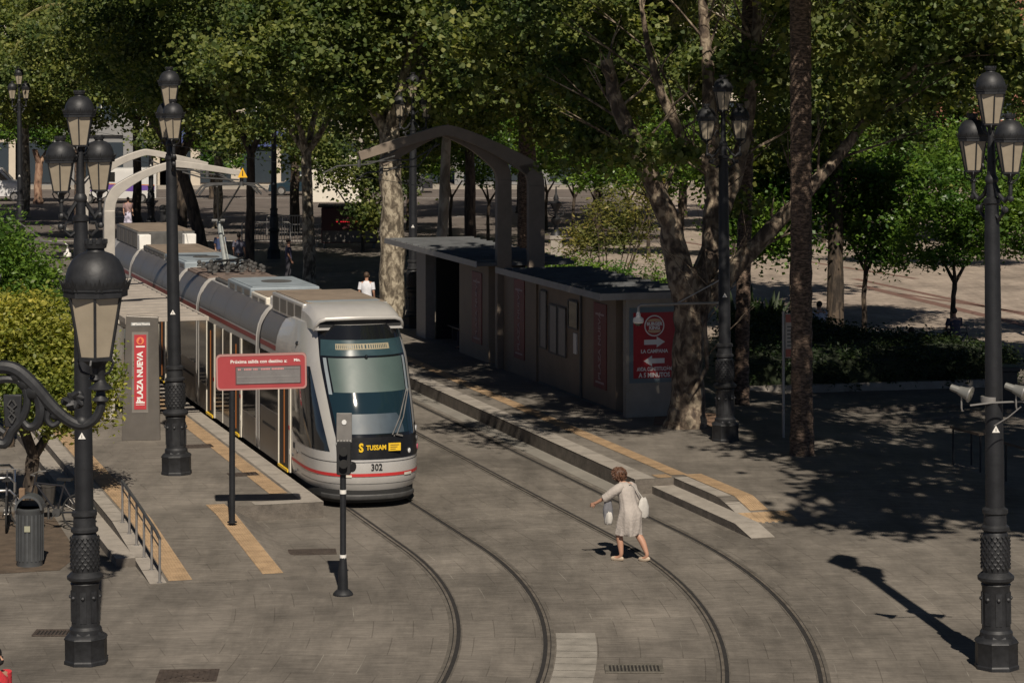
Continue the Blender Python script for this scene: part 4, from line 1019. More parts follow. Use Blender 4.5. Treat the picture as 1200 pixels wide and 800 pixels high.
m = MB(); m.bb(.32, 1.29, 8.75, 8.88, 0, 2.75); m.build('end_wall', M_blackm, t1, smooth=False)
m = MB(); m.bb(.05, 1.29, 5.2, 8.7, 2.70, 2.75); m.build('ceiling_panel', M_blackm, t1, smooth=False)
m = MB(); m.bb(.6, 1.0, 5.3, 8.6, .42, .46).bb(.7, .9, 5.5, 5.6, 0, .42).bb(.7, .9, 8.3, 8.4, 0, .42); m.build('bench', M_steeld, t1, smooth=False)
m = MB(); m.bb(-.75, 2.1, .6, 11.0, 2.86, 2.96); rf = m.build('roof', M_roofs, t1, bevel=.01, smooth=False)
m = MB(); m.bb(-.78, -.75, .57, 11.03, 2.84, 3.0).bb(-.75, 2.1, 11.0, 11.03, 2.84, 3.0); m.build('roof_edge', M_steel, rf, smooth=False)
m = MB()
for i in range(15): m.bb(-.7, 2.05, .8 + i * .7, .86 + i * .7, 2.965, 3.02)
m.build('roof_ribs', M_roofs, rf, smooth=False)

# information board right of the lamp
p = G(918, 528); t = thing('information_board', p, TH * .8, 'small red and white timetable board on a thin grey post beside the near palm trunk', 'sign')
m = MB(); m.tube([(0, 0, 0), (0, 0, 3.15)], .035, 10); m.build('post', M_steel, t)
m = MB(); m.bb(.04, .42, -.03, .03, 2.1, 3.1); bd = m.build('board', mat('board_cream', (.42, .38, .32), .6, 0, .08, 4), t, smooth=False)
m = MB(); m.bb(.045, .415, -.036, -.03, 2.9, 3.08).bb(.045, .415, -.036, -.03, 2.12, 2.3); m.build('red_header', mat('board_red', (.32, .10, .07), .6, 0, .1, 4), bd, smooth=False)
m = MB()
for i in range(6): m.bb(.08, .38, -.034, -.03, 2.36 + i * .085, 2.39 + i * .085)
m.build('printed_rows', M_steeld, bd, smooth=False)

# litter bin
p = G(35, 662); t = thing('litter_bin', p, 0, 'tall grey litter bin with a domed top beside the orange tree trunk', 'litter bin')
m = MB(); m.lathe([(.225, 0), (.225, .06), (.23, .08), (.235, .95), (.242, .96), (.242, 1.0)], 24)
m.build('body', mat('bin_grey', (.085, .09, .095), .5, .3, .15, 4), t)
m = MB()
for k in range(20):
    a = 2 * math.pi * k / 20; m.box((.237 * math.cos(a), .237 * math.sin(a), .5), (.01, .03, .8), a)
m.build('ribs', MATS['bin_grey'], t)
m = MB()
rg = []
for k in range(13):
    a = math.pi * k / 12; x, z = math.cos(a), math.sin(a)
    rg.append([Vector((.242 * x, -.16, .98 + .25 * z)), Vector((.242 * x, .18, .98 + .25 * z)), Vector((.205 * x, .18, .98 + .21 * z)), Vector((.205 * x, -.16, .98 + .21 * z))])
m.loft(rg)
m.bb(-.2, .2, .15, .17, .98, 1.1); m.build('hood', MATS['bin_grey'], t)
m = MB(); m.lathe([(.2, .985), (.19, 1.0)], 18); m.build('opening', M_blackm, t)
m = MB(); m.bb(-.05, .05, -.25, -.238, .62, .72); m.build('emblem_plate', mat('bin_emblem', (.3, .3, .22), .6, 0, 0), t, smooth=False)
p = G(26, 655); m = MB(); m.bb(-.05, .05, -.05, .05, 0, 1.25)
o = m.build('wooden_stake', mat('stake_wood', (.2, .13, .08), .8, 0, .25, 6, .4, 20), None, bevel=.01); o.location = p; tag(o, 'square wooden stake left of the litter bin', 'stake')

# bollard-like dark bin at the right
p = G(1176, 480); t = thing('litter_bin', p, 0, 'dark square bin in the shade behind the right lamp post', 'litter bin')
m = MB(); m.bb(-.3, .3, -.3, .3, 0, 1.0); m.build('body', M_iron, t, bevel=.02, smooth=False); m = MB(); m.bb(-.36, .36, -.36, .36, 1.0, 1.12); m.build('lid', M_iron, t, bevel=.02, smooth=False)
# tall table frames
def frame_table(p, q, label):
    t = thing('trestle_table', (0, 0, 0), 0, label, 'table', 'black framed tables at the right edge')
    P = G(*p); Q = G(*q); t.location = P; d = (Q - P); n_ = Vector((-d.y, d.x, 0)).normalized() * .45
    for o_ in (Vector(), d, n_, d + n_):
        m = MB(); m.tube([o_, o_ + Vector((0, 0, .95))], .02, 6); m.build('leg', M_iron2, t)
    m = MB(); up = Vector((0, 0, .95)); c = [-n_ * .15 + up - d * .03, d * 1.03 - n_ * .15 + up, d * 1.03 + n_ * 1.15 + up, n_ * 1.15 - d * .03 + up]
    m.add(c + [v + Vector((0, 0, .05)) for v in c], [(0, 1, 2, 3), (4, 5, 6, 7), (0, 1, 5, 4), (1, 2, 6, 5), (2, 3, 7, 6), (3, 0, 4, 7)]); m.build('table_top', mat('table_top_brown', (.10, .075, .055), .6, 0, .2, 4), t, smooth=False)
frame_table((1117, 554), (1149, 563), 'dark framed table in the shade, its top left of the right lamp post')
frame_table((1179, 574), (1215, 586), 'dark framed table in the shade right of the right lamp post')
# ------------------------------------------------------------------ trees
rs = np.random.RandomState(11)
L_plane = leafmat('leaf_plane', (.048, .078, .022), (.215, .245, .078), .38)
L_orange = leafmat('leaf_orange_tree', (.042, .092, .016), (.150, .245, .040), .33, .4)
L_yel = leafmat('leaf_yellow_green', (.13, .16, .030), (.42, .40, .09), .4, .45)
L_dark = leafmat('leaf_shaded', (.014, .028, .010), (.035, .055, .016), .2)  # hedge and agave leaves, shade of the mound put into the green
L_palm = leafmat('leaf_palm', (.09, .10, .04), (.24, .22, .10), .3)
L_dry = leafmat('leaf_loose', (.09, .11, .03), (.24, .22, .07), .35)
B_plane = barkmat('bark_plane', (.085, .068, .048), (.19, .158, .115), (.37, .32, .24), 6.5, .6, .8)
B_planeb = barkmat('bark_plane_shaded', (.055, .04, .03), (.135, .10, .072), (.29, .235, .17), 6.0, .6, .9)  # plane bark with the crown's shade put into its browns
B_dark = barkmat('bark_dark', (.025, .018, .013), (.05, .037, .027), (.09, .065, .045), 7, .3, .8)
B_palm = barkmat('bark_palm', (.045, .03, .022), (.10, .068, .048), (.19, .13, .095), 9, 2.5, 1.0)
B_pale = barkmat('bark_pale', (.16, .13, .10), (.28, .24, .19), (.42, .37, .30), 2.5, .4, .3)

def leaf_mesh(name, centers, nclump, n, size, m, parent, off, asp=.62, spread=.55, shell=.5, droop=0, star=False, seed=0, void=True):
    """centers: list of (c, (rx,ry,rz)); leaves gathered in clumps inside the ellipsoids"""
    r_ = np.random.RandomState(seed + 5)
    vol = np.array([abs(a[1][0] * a[1][1] * a[1][2]) ** .75 for a in centers]); vol /= vol.sum()
    ci = r_.choice(len(centers), nclump, p=vol)
    C = np.array([list(c) for c, _ in centers])[ci]; RR = np.array([list(q) for _, q in centers])[ci]
    d = r_.normal(size=(nclump, 3)); d /= np.linalg.norm(d, axis=1)[:, None]
    rad = shell + (1 - shell) * r_.rand(nclump) ** .6
    rad *= r_.uniform(.8, 1.12, nclump)
    P = C + d * RR * rad[:, None]
    if nclump >= 90 and void:
        fq = r_.normal(size=(5, 3)) * .85 / max(.6, spread * 1.6); ph = r_.rand(5) * 6.28; nz = np.sin(P @ fq.T + ph).sum(1)
        keep = nz > np.quantile(nz, .38); P = P[keep]; nclump = len(P)
    w = r_.rand(nclump) ** 1.5 + .15; w /= w.sum()
    li = r_.choice(nclump, n, p=w)
    e = r_.normal(size=(n, 3)) * spread * r_.uniform(.55, 1.3, nclump)[li][:, None]; e[:, 2] *= .6
    O = P[li] + e - np.array(list(off))
    sz = size * r_.uniform(.6, 1.25, n)
    # orientation
    a = r_.normal(size=(n, 3)); a[:, 2] = a[:, 2] * .5 - droop; a /= np.linalg.norm(a, axis=1)[:, None]
    nn = r_.normal(size=(n, 3)) + np.array([0, -.35, .9]); b = np.cross(nn, a); b /= np.linalg.norm(b, axis=1)[:, None] + 1e-9
    up = np.cross(a, b)
    A = a * sz[:, None]; B = b * sz[:, None] * asp * .5; U = up * sz[:, None] * .12
    if star:
        # five-cornered plane leaf, folded
        vs = np.stack([O - A * .5, O + B * 1.25 - A * .12 + U, O + B * .7 + A * .28, O + A * .55 - U, O - B * .7 + A * .28, O - B * 1.25 - A * .12 + U], 1)
        k = 6
    else:
        vs = np.stack([O - A * .5, O + B + U, O + A * .5, O - B + U], 1); k = 4
    me = bpy.data.meshes.new(name); me.vertices.add(n * k); me.vertices.foreach_set('co', vs.reshape(-1).astype(np.float32))
    me.loops.add(n * k); me.loops.foreach_set('vertex_index', np.arange(n * k, dtype=np.int32))
    me.polygons.add(n); me.polygons.foreach_set('loop_start', np.arange(0, n * k, k, dtype=np.int32)); me.update(calc_edges=True); me.validate()
    me.materials.append(m); o = bpy.data.objects.new(name, me); COL.objects.link(o)
    if parent: o.parent = parent
    return o

def tree(name, base, trunk, limbs, crown, label, bark, leaf, n=9000, size=.2, group='trees along the tram stop and square', nclump=None, spread=.55, star=True, cat='tree', seed=1, shell=.45, palm=False, tname='trunk', droop=0, asp=.8, high=None, nh=9000):
    """trunk / limbs: list of (points[(Vector,radius)...]) in world space"""
    t = thing(name, base, 0, label, cat, group); B0 = Vector(base)
    def mk(nm, path, par, n_=12):
        # resample with wobble
        pts = [Vector(p) - B0 for p, _ in path]; rd = [r for _, r in path]; P2 = []; R2 = []
        for i in range(len(pts) - 1):
            for k in range(4):
                f = k / 4; q = pts[i].lerp(pts[i + 1], f); rr_ = rd[i] + (rd[i + 1] - rd[i]) * f
                if i or k: q += Vector((R.uniform(-1, 1), R.uniform(-1, 1), 0)) * rr_ * .12
                P2.append(q); R2.append(rr_ * R.uniform(.94, 1.06))
        P2.append(pts[-1]); R2.append(rd[-1]); m = MB()
        # lumpy rings
        m.tube(P2, R2, n_)
        return m.build(nm, bark, par, angle=60)
    tr = mk(tname, trunk, t, 14)
    for l in limbs: mk('limb', l, t, 9)
    tw = MB(); cnt = 0
    for l in limbs:
        if len(l) < 3: continue
        for k in range(3 * (len(l) - 1)):
            i = 1 + k // 3 if 1 + k // 3 < len(l) - 1 else len(l) - 2
            q = Vector(l[i][0]).lerp(Vector(l[i + 1][0]), R.random()) - B0; d = (Vector(l[i + 1][0]) - Vector(l[i][0])).normalized() * .6 + Vector((R.uniform(-1, 1), R.uniform(-1, .6), R.uniform(-.2, .9))); L_ = R.uniform(.8, 2.0); r0_ = min(.04, l[i][1] * .35)
            m_ = q + d * L_ * .5 + Vector((R.uniform(-.1, .1), 0, R.uniform(0, .15))); tw.tube([q, m_, q + d * L_], [r0_, r0_ * .6, r0_ * .15], 5); tw.tube([m_, m_ + (d + Vector((R.uniform(-.8, .8), 0, .5))) * L_ * .35], [r0_ * .5, r0_ * .1], 4); cnt += 1
    if cnt: tag(tw.build('twigs', bark, t), kind='stuff')
    if crown:
        leaf_mesh('crown', crown, nclump or max(30, n // 60), n, size, leaf, t, B0, asp=asp, spread=spread, star=star, seed=seed, shell=shell, droop=droop, void=star)
    if high: leaf_mesh('shade_crown', high, 130, nh, .36, leaf, t, B0, asp=.8, spread=.75, star=star, seed=seed + 90, shell=.2)  # leaf mass added above the frame to block sun and sky
    return t
def V(px, py, Y): return W(px, py, Y)

# T_I big plane at the right platform (several limbs)
b = G(803, 500, .3); Yi = b.y
TI = tree('plane_tree', b,
     [(b + Vector((0, 0, -.3)), .60), (b + Vector((0, 0, .15)), .46), (V(806, 455, Yi), .37), (V(808, 400, Yi), .36), (V(806, 345, Yi), .36), (V(800, 318, Yi), .36)],
     [[(V(800, 335, Yi), .34), (V(786, 262, Yi), .27), (V(765, 210, Yi - .3), .24), (V(742, 165, Yi - .5), .21), (V(722, 118, Yi - .6), .17), (V(711, 70, Yi - .6), .13)],
      [(V(812, 350, Yi), .3), (V(836, 290, Yi + .4), .27), (V(838, 230, Yi + .6), .24), (V(836, 186, Yi + .8), .22), (V(832, 130, Yi + 1), .18), (V(828, 60, Yi + 1), .14), (V(820, -40, Yi + 1), .1)],
      [(V(836, 200, Yi + .7), .17), (V(800, 165, Yi + .4), .14), (V(775, 110, Yi), .11), (V(760, 60, Yi), .08), (V(752, 10, Yi), .05), (V(742, -50, Yi), .02)],
      [(V(820, 360, Yi), .27), (V(868, 305, Yi), .22), (V(905, 268, Yi), .19), (V(940, 232, Yi), .16), (V(985, 180, Yi), .14), (V(1030, 120, Yi), .1), (V(1070, 80, Yi - 1), .06), (V(1115, 40, Yi - 1), .02)],
      [(V(838, 270, Yi + .6), .2), (V(860, 215, Yi + .9), .18), (V(876, 150, Yi + 1), .15), (V(884, 80, Yi + 1), .13), (V(888, -20, Yi + 1), .09)],
      [(V(806, 470, Yi - .42), .05), (V(829, 430, Yi - .4), .05), (V(826, 380, Yi - .38), .045), (V(832, 330, Yi - .3), .04)]],
     [((2.8, 62.5, 8.7), (2.4, 2.0, 1.3)), ((1.6, 61.5, 7.0), (1.2, .8, .8)), ((2.9, 58.8, 6.6), (.6, .5, .4)), ((6.2, 60.8, 5.4), (1.1, .9, .7)), ((8.6, 58.5, 7.6), (1.5, 1.0, .8)), ((5.2, 62, 7.2), (1.4, 1, 1.0)), ((6.5, 61.5, 8.8), (2.2, 1.8, 1.3)), ((10, 58, 8.7), (2.6, 2.4, 1.2)), ((0.6, 62.0, 9.4), (2.4, 2.0, 1.6)),
      ((2.9, 50, 12.2), (3.0, 3.4, 1.3)), ((7.2, 49, 12.4), (3.2, 3.6, 1.4)), ((1.0, 57, 12.6), (3, 3, 1.2)), ((11.5, 63.5, 12.6), (4.6, 3.6, 1.4)), ((15.5, 65, 12.6), (4, 3.6, 1.4)), ((9.5, 66, 13), (4, 3, 1.4)), ((3.6, 54, 12.4), (4.0, 3.2, 1.2)), ((8.6, 56.5, 9.9), (3.4, 1.6, 1.1)), ((4.0, 57.5, 6.9), (1.0, .9, .6))],  # highest blobs added out of view to shade ground, hedge and lower crown
     'large plane tree with a mottled trunk and several limbs beside the red poster', B_planeb, L_plane, n=80000, size=.15, nclump=760, spread=.38, seed=3, high=[((6, 62.5, 13.6), (5.5, 4.6, 1.2)), ((12.5, 62, 13.2), (5, 5, 1.2)), ((15, 66, 13.4), (5.5, 4, 1.2)), ((8, 67, 13.6), (5, 3.5, 1.2)), ((0.5, 64, 13.6), (3.4, 5, 1.2))], nh=30000)

# mottled planes behind the tram
def simple(px, py, Y, w, fork, crown, label, bark=B_plane, leaf=L_plane, n=12000, size=.165, lean=0, name='plane_tree', limbs=None, seed=1, nclump=None, star=True, spread=.55, high=None):
    base = Vector(((px - 600) * Y / F, Y, 0)); r0 = w / 2
    if n < 24000: n = int(n * 2.2)
    nclump = nclump or n // 95
    top = V(px + lean, fork, Y)
    path = [(base + Vector((0, 0, -.1)), r0 * 1.35), (base.lerp(top, .06), r0 * 1.1), (base.lerp(top, .5) + Vector((r0 * .15, 0, 0)), r0 * .95), (top, r0 * .8)]
    L_ = limbs or []
    if limbs is None:
        for k in range(4):
            a = 2 * math.pi * k / 4 + seed; L_.append([(top - Vector((0, 0, .2)), r0 * .6), (top + Vector((math.cos(a) * 1.2, math.sin(a) * .8, 1.6)), r0 * .42), (top + Vector((math.cos(a) * 2.6, math.sin(a) * 1.6, 3.8)), r0 * .2)])
    return tree(name, base, path, L_, crown, label, bark, leaf, n=n, size=size, seed=seed, nclump=nclump, star=star, spread=spread, high=high or ([((top.x, Y + 1.5, 14.6), (5.2, 4.6, 1.5))] if Y < 120 and w > .3 else None))
Y = 84.5
simple(460, 385, Y, .82, 150, [((-6.3, 82, 9.6), (3.4, 2.6, 2.2)), ((-2.2, 82.5, 9.5), (3.2, 2.6, 2.2)), ((1.2, 82, 10.2), (2.8, 2.4, 2.0)), ((-4, 83, 12.5), (5.5, 3.5, 2.2)), ((-3.6, 83, 7.6), (1.6, 1.2, .8)), ((-8, 84, 8.6), (2.0, 2, 1.2))],
       'thick plane tree with a pale mottled trunk directly behind the tram cab', n=62000, lean=-4, seed=2, size=.165, nclump=520, spread=.38)
simple(513, 0, 99, .42, 125, [((-2.6, 97, 9.0), (2.6, 2, 2.0)), ((-1.0, 97, 10.8), (3.4, 2.4, 1.8)), ((.8, 98, 8.2), (2.0, 1.6, 1.3))], 'slender pale plane tree forking above the far right shelter roof', B_pale, n=9000, lean=12, seed=5,
       limbs=[[(V(525, 128, 99), .16), (V(515, 100, 99), .12), (V(505, 60, 98.5), .08), (V(500, 20, 98.5), .05)], [(V(525, 130, 99), .17), (V(530, 80, 99), .12), (V(545, 30, 99), .07)], [(V(524, 118, 99), .08), (V(545, 90, 98.6), .05), (V(560, 70, 98.6), .03)]])
simple(362, 0, 102, .50, 175, [((-9.2, 99, 9.0), (3.4, 2.2, 2.2)), ((-6.5, 100, 10.5), (3.2, 2.4, 2.0)), ((-8, 101, 12.3), (4.6, 3, 1.6)), ((-10.5, 100, 7.0), (2.4, 1.6, 1.1)), ((-6.3, 99, 7.0), (1.6, 1.4, 1.0)), ((-8.6, 99, 6.3), (1.2, 1, .6))], 'plane tree with a dappled grey trunk behind the middle of the tram', n=14000, lean=-3, seed=6)
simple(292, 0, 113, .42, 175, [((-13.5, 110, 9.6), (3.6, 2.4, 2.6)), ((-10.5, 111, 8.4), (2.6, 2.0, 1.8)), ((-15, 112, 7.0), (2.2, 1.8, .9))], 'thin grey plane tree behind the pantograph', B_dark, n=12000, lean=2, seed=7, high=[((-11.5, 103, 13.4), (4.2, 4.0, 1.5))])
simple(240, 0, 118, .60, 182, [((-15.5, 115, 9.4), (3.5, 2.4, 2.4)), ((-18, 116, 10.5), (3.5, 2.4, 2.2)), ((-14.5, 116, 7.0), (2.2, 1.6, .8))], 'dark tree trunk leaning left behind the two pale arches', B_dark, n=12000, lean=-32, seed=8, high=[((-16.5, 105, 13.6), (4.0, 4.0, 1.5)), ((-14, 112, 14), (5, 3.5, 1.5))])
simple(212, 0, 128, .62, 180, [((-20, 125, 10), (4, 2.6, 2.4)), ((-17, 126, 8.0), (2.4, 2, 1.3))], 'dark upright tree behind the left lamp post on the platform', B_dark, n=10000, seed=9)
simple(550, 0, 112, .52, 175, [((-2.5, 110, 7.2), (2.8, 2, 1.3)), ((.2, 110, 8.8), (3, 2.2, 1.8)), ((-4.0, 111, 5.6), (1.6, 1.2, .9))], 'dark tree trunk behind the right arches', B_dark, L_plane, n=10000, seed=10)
simple(617, 0, 98, .72, 60, [((2.6, 94, 8.4), (2.8, 2.2, 2.6)), ((-.6, 95, 8.2), (2.2, 2.0, 2.2)), ((2.5, 95, 6.4), (2.2, 1.6, .9)), ((4.6, 94, 9.8), (2.8, 2.2, 2.2)), ((.5, 95, 11), (3.6, 2.6, 1.8))], 'thick rough-barked tree behind the right pair of arched masts', B_palm, L_plane, n=19000, seed=12, high=[((2.4, 88, 13.0), (4.4, 3.8, 1.4)), ((6.5, 90, 13.2), (3.6, 3.8, 1.4))])
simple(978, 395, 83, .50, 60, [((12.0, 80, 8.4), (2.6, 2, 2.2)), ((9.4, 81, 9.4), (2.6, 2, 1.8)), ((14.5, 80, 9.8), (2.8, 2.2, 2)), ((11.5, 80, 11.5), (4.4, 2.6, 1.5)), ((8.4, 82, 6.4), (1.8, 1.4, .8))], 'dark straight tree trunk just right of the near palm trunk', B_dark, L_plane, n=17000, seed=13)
simple(928, 0, 84, .18, 300, [((8.2, 83.5, 3.7), (1.5, 1.2, 1.1)), ((9.8, 84, 4.8), (1.6, 1.2, 1.2)), ((7.4, 84, 5.4), (1.4, 1.2, .9))], 'small dark orange tree left of the near palm trunk', B_dark, L_orange, n=9000, size=.16, seed=14, name='orange_tree', star=False, limbs=[])
# row of planes farther back on the left (crowns fill the top left)
for i, (px, Yt, cz, seed) in enumerate(((95, 140, 8.6, 21), (30, 150, 9.0, 22), (160, 146, 9.2, 23), (255, 140, 9.2, 24), (345, 136, 9.4, 25), (430, 132, 8.8, 26), (-20, 143, 9.0, 27))):
    x = (px - 600) * Yt / F
    simple(px, 0, Yt, .5, 140, [((x - 2.2, Yt - 2, cz), (3.4, 2.4, 2.7)), ((x + 2.2, Yt - 2, cz + .3), (3.4, 2.4, 2.5)), ((x, Yt, cz + 3.2), (5.0, 3, 2.2)), ((x + 1, Yt - 1, cz - 2.6), (2.2, 1.6, .8))] + ([((x, Yt - 5, 5.3), (3.4, 2, 1.6)), ((x + 2.5, Yt - 6, 6.4), (2.6, 2, 1.6))] if px > 200 else []),
           ['plane tree beyond the street lamp at the top left', 'plane tree at the far left top corner', 'plane tree with yellowish foliage above the left arches', 'plane tree whose dark crown hangs over the tram rear', 'plane tree in the row behind the thin grey trunks', 'plane tree in front of the pale wall and red stall', 'plane tree cut by the left edge of the picture'][i],
           B_plane if i % 2 else B_dark, L_plane, n=12500, size=.19, seed=seed, spread=.5)
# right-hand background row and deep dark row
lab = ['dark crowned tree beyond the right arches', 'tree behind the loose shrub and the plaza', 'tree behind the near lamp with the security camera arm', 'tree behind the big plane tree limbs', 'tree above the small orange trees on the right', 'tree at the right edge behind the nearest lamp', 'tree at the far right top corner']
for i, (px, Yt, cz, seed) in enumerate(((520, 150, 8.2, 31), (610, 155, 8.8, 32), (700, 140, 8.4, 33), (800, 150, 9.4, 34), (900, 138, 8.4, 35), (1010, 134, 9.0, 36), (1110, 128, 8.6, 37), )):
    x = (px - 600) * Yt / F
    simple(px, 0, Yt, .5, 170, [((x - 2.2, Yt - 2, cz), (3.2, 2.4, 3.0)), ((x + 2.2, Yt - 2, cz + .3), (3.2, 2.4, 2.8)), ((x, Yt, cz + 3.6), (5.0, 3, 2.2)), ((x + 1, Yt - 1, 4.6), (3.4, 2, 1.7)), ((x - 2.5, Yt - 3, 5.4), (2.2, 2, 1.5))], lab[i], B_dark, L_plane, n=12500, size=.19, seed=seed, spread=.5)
simple(425, 0, 122, .16, 262, [((-7.6, 121, 4.4), (1.8, 1.2, 1.4)), ((-5.9, 121, 3.6), (1.5, 1.2, 1.2)), ((-9.0, 121, 5.6), (1.5, 1.2, 1.0)), ((-6.6, 120.5, 2.0), (1.0, .8, .7))], 'slim young tree whose leaves cover the pale wall and the red stall', B_dark, L_plane, n=3200, seed=66, name='young_tree', high=None, nclump=130)
# lit small orange trees at the right
def orange(px, py, Y, crown, label, n=9000, leaf=L_orange, size=.17, w=.16, fork=None, seed=1, bark=B_dark):
    base = Vector(((px - 600) * Y / F, Y, 0)); top = base + Vector((0.05, 0, 2.0 if fork is None else fork))
    L_ = [[(top, w * .4), (top + Vector((math.cos(a) * .6, math.sin(a) * .5, .9)), w * .2)] for a in (0.4, 2.4, 4.5)]
    return tree('orange_tree', base, [(base - Vector((0, 0, .05)), w * .75), (base + Vector((0, 0, .3)), w * .55), (base.lerp(top, .6) + Vector((-.05, 0, 0)), w * .5), (top, w * .5)], L_, crown, label, bark, leaf, n=n, size=size, nclump=max(60, n // 45), spread=.26, star=False, seed=seed, group='small round orange trees', asp=.5, shell=.6, droop=.25)
orange(1013, 390, 84, [((11.8, 84, 3.4), (1.3, 1.1, 1.1)), ((11.2, 84, 4.7), (1.3, 1.1, 1.0)), ((12.5, 83.8, 4.4), (1.1, 1.0, 1.2)), ((12.2, 83.8, 2.7), (.8, .8, .7))], 'bright lit orange tree with a slim trunk between the palm trunk and the right lamp', 13000, seed=41)
orange(1117, 410, 79.5, [((13.0, 79.5, 3.6), (1.4, 1.2, 1.1)), ((14.4, 79.5, 3.6), (1.4, 1.2, 1.1)), ((13.6, 79.3, 4.9), (1.6, 1.2, 1.1)), ((15.2, 79.5, 4.6), (1.2, 1.1, 1.1))], 'orange tree in front of the right plaza with seated people below it', 15000, seed=42)
orange(1215, 400, 82, [((16.5, 82, 3.9), (1.4, 1.2, 1.2)), ((17.2, 82, 5.2), (1.4, 1.2, 1.1))], 'orange tree cut by the right edge behind the lamp post', 7000, seed=43)
for i, (px, Yt) in enumerate(((700, 124), (760, 118), (860, 116), (1060, 112), (1170, 110))):
    x = (px - 600) * Yt / F
    orange(px, 0, Yt, [((x, Yt, 4.2), (1.9, 1.5, 1.5)), ((x + 1.2, Yt, 5.4), (1.6, 1.3, 1.2)), ((x - 1.2, Yt, 5.2), (1.5, 1.3, 1.2))], ['far round orange tree right of the vase pedestal', 'far round orange tree seen above the near shelter roof', 'far round orange tree between the plane limbs', 'far round orange tree above the bright lit one', 'far round orange tree left of the right lamp'][i], 8000, size=.2, seed=50 + i)
for i, px in enumerate((478, 528, 572, 640, 672, 735, 800, 905, 965, 1035, 1100, 1160)):
    Yt = 138 - (i % 3) * 5; x = (px - 600) * Yt / F
    orange(px, 0, Yt, [((x, Yt, 4.2), (1.9, 1.6, 1.5)), ((x + 1.1, Yt - .5, 5.6), (1.9, 1.4, 1.5)), ((x - 1.2, Yt, 5.2), (1.7, 1.3, 1.4))], 'far dark green tree of the back row, ' + ['leftmost', 'second from left', 'third from left, behind the right arches', 'behind the thick rough trunk', 'left of the loose shrub', 'above the loose shrub', 'behind the left plane limb', 'left of the palm trunk', 'between palm and dark trunk', 'behind the bright orange tree', 'above the seated people', 'beside the right lamp'][i], 6500, size=.22, seed=80 + i)
# left: orange trees near
b0 = G(34, 602)
orange(36, 602, b0.y, [((-9.3, 49.6, 3.0), (1.1, 1.0, .95)), ((-8.7, 49.4, 2.7), (.95, .9, .8)), ((-10.2, 49.8, 3.3), (1.3, 1.1, .9)), ((-8.9, 49.2, 2.1), (.7, .7, .45)), ((-8.4, 49.6, 2.2), (.55, .6, .5)), ((-9.4, 49.4, 3.7), (.9, .8, .5))], 'yellow-green orange tree behind the near lantern and scroll bracket', 36000, L_yel, .115, .26, 1.1, 44)
orange(10, 0, 58.5, [((-11.6, 58.5, 3.7), (1.5, 1.3, 1.0)), ((-12.6, 58.5, 4.5), (1.6, 1.3, 1.0)), ((-11.2, 58.4, 3.1), (1.1, 1.0, .8)), ((-12.4, 58.5, 3.3), (1.5, 1.3, 1.0))], 'deep green orange tree at the left edge above the yellow-green one', 34000, L_orange, .12, .22, 1.8, 45)
orange(45, 237, 166, [((-31, 166, 5.2), (2.0, 1.6, 1.3)), ((-29.4, 166, 4.4), (1.4, 1.3, 1.0)), ((-32.2, 166, 4.6), (1.2, 1.2, 1.0))], 'distant orange tree with a sunlit reddish trunk beside the white van', 7000, L_orange, .26, .5, 2.6, 46, barkmat('bark_lit', (.16, .09, .06), (.26, .15, .10), (.34, .22, .15), 5, .4, .3))
orange(248, 0, 172, [((-19.5, 172, 2.6), (1.6, 1.2, 1.1)), ((-20.5, 172, 3.4), (1.2, 1.2, .9))], 'distant small green tree beyond the street behind the arches', 3500, L_orange, .26, .3, 1.2, 47)
# palms
def palm(px, Y, base_z, w, ztop, label, frond_n=26, flen=3.4, lean=0, seed=1, fz=None):
    x = (px - 600) * Y / F; base = Vector((x, Y, base_z)); top = Vector((x + lean, Y, ztop))
    t = thing('palm_tree', base, 0, label, 'palm tree', 'tall palms of the square')
    m = MB(); rings = []; N_ = int(ztop / .22)
    pts = []; rad = []
    for i in range(N_ + 1):
        f = i / N_; r_ = w / 2 * (1.25 - .25 * min(1, f * 9)) * (1 + (.05 if i % 2 else -.04)); pts.append(base.lerp(top, f) - base); rad.append(r_)
    m.tube(pts, rad, 14); m.build('trunk', B_palm, t, angle=20)
    rr_ = random.Random(seed); c = top - base; mb = MB(); st = MB()
    for k in range(frond_n):
        a = 2 * math.pi * k / frond_n * 2.4 + rr_.random(); el = rr_.uniform(-.5, 1.1); L_ = flen * rr_.uniform(.8, 1.1)
        d = Vector((math.cos(a), math.sin(a), 0)); P = []; n = 11
        for i in range(n + 1):
            f = i / n; P.append(c + d * L_ * (f * math.cos(el * .6)) + Vector((0, 0, L_ * (f * math.sin(el) - .75 * f * f))))
        st.tube(P, [.035 * (1 - .8 * i / n) for i in range(n + 1)], 4)
        sd = d.cross(Vector((0, 0, 1)))
        for i in range(1, n * 4):
            f = i / (n * 4); j = min(n - 1, int(f * n)); q = P[j].lerp(P[j + 1], f * n - j); tg = (P[j + 1] - P[j]).normalized(); ln = .62 * math.sin(min(1, f * 1.6 + .1) * math.pi * .62) * (1.05 - f * .5)
            for sg in (-1, 1):
                e = q + sd * sg * ln + tg * ln * .6 + Vector((0, 0, -ln * .35)); wv = tg * .045
                mb.add([q - wv, q + wv, e], [(0, 1, 2)])
    o = mb.build('fronds', L_palm, t, smooth=False, fix=False); st.build('frond_stems', L_palm, t); 
    return t
p = G(940, 549); palm(940, p.y, 0, .46, 13.5, 'near palm with a straight ringed trunk in the shade right of the big plane tree', lean=-.05, flen=3.2, seed=3)
palm(868, 64, 0, .36, 12.0, 'palm whose fronds hang in at the top centre right', lean=.25, flen=3.5, seed=4)
palm(92, 137.6, 0, .45, 11.9, 'distant palm with drooping fronds at the top left', lean=0, flen=4.2, seed=8, frond_n=34)
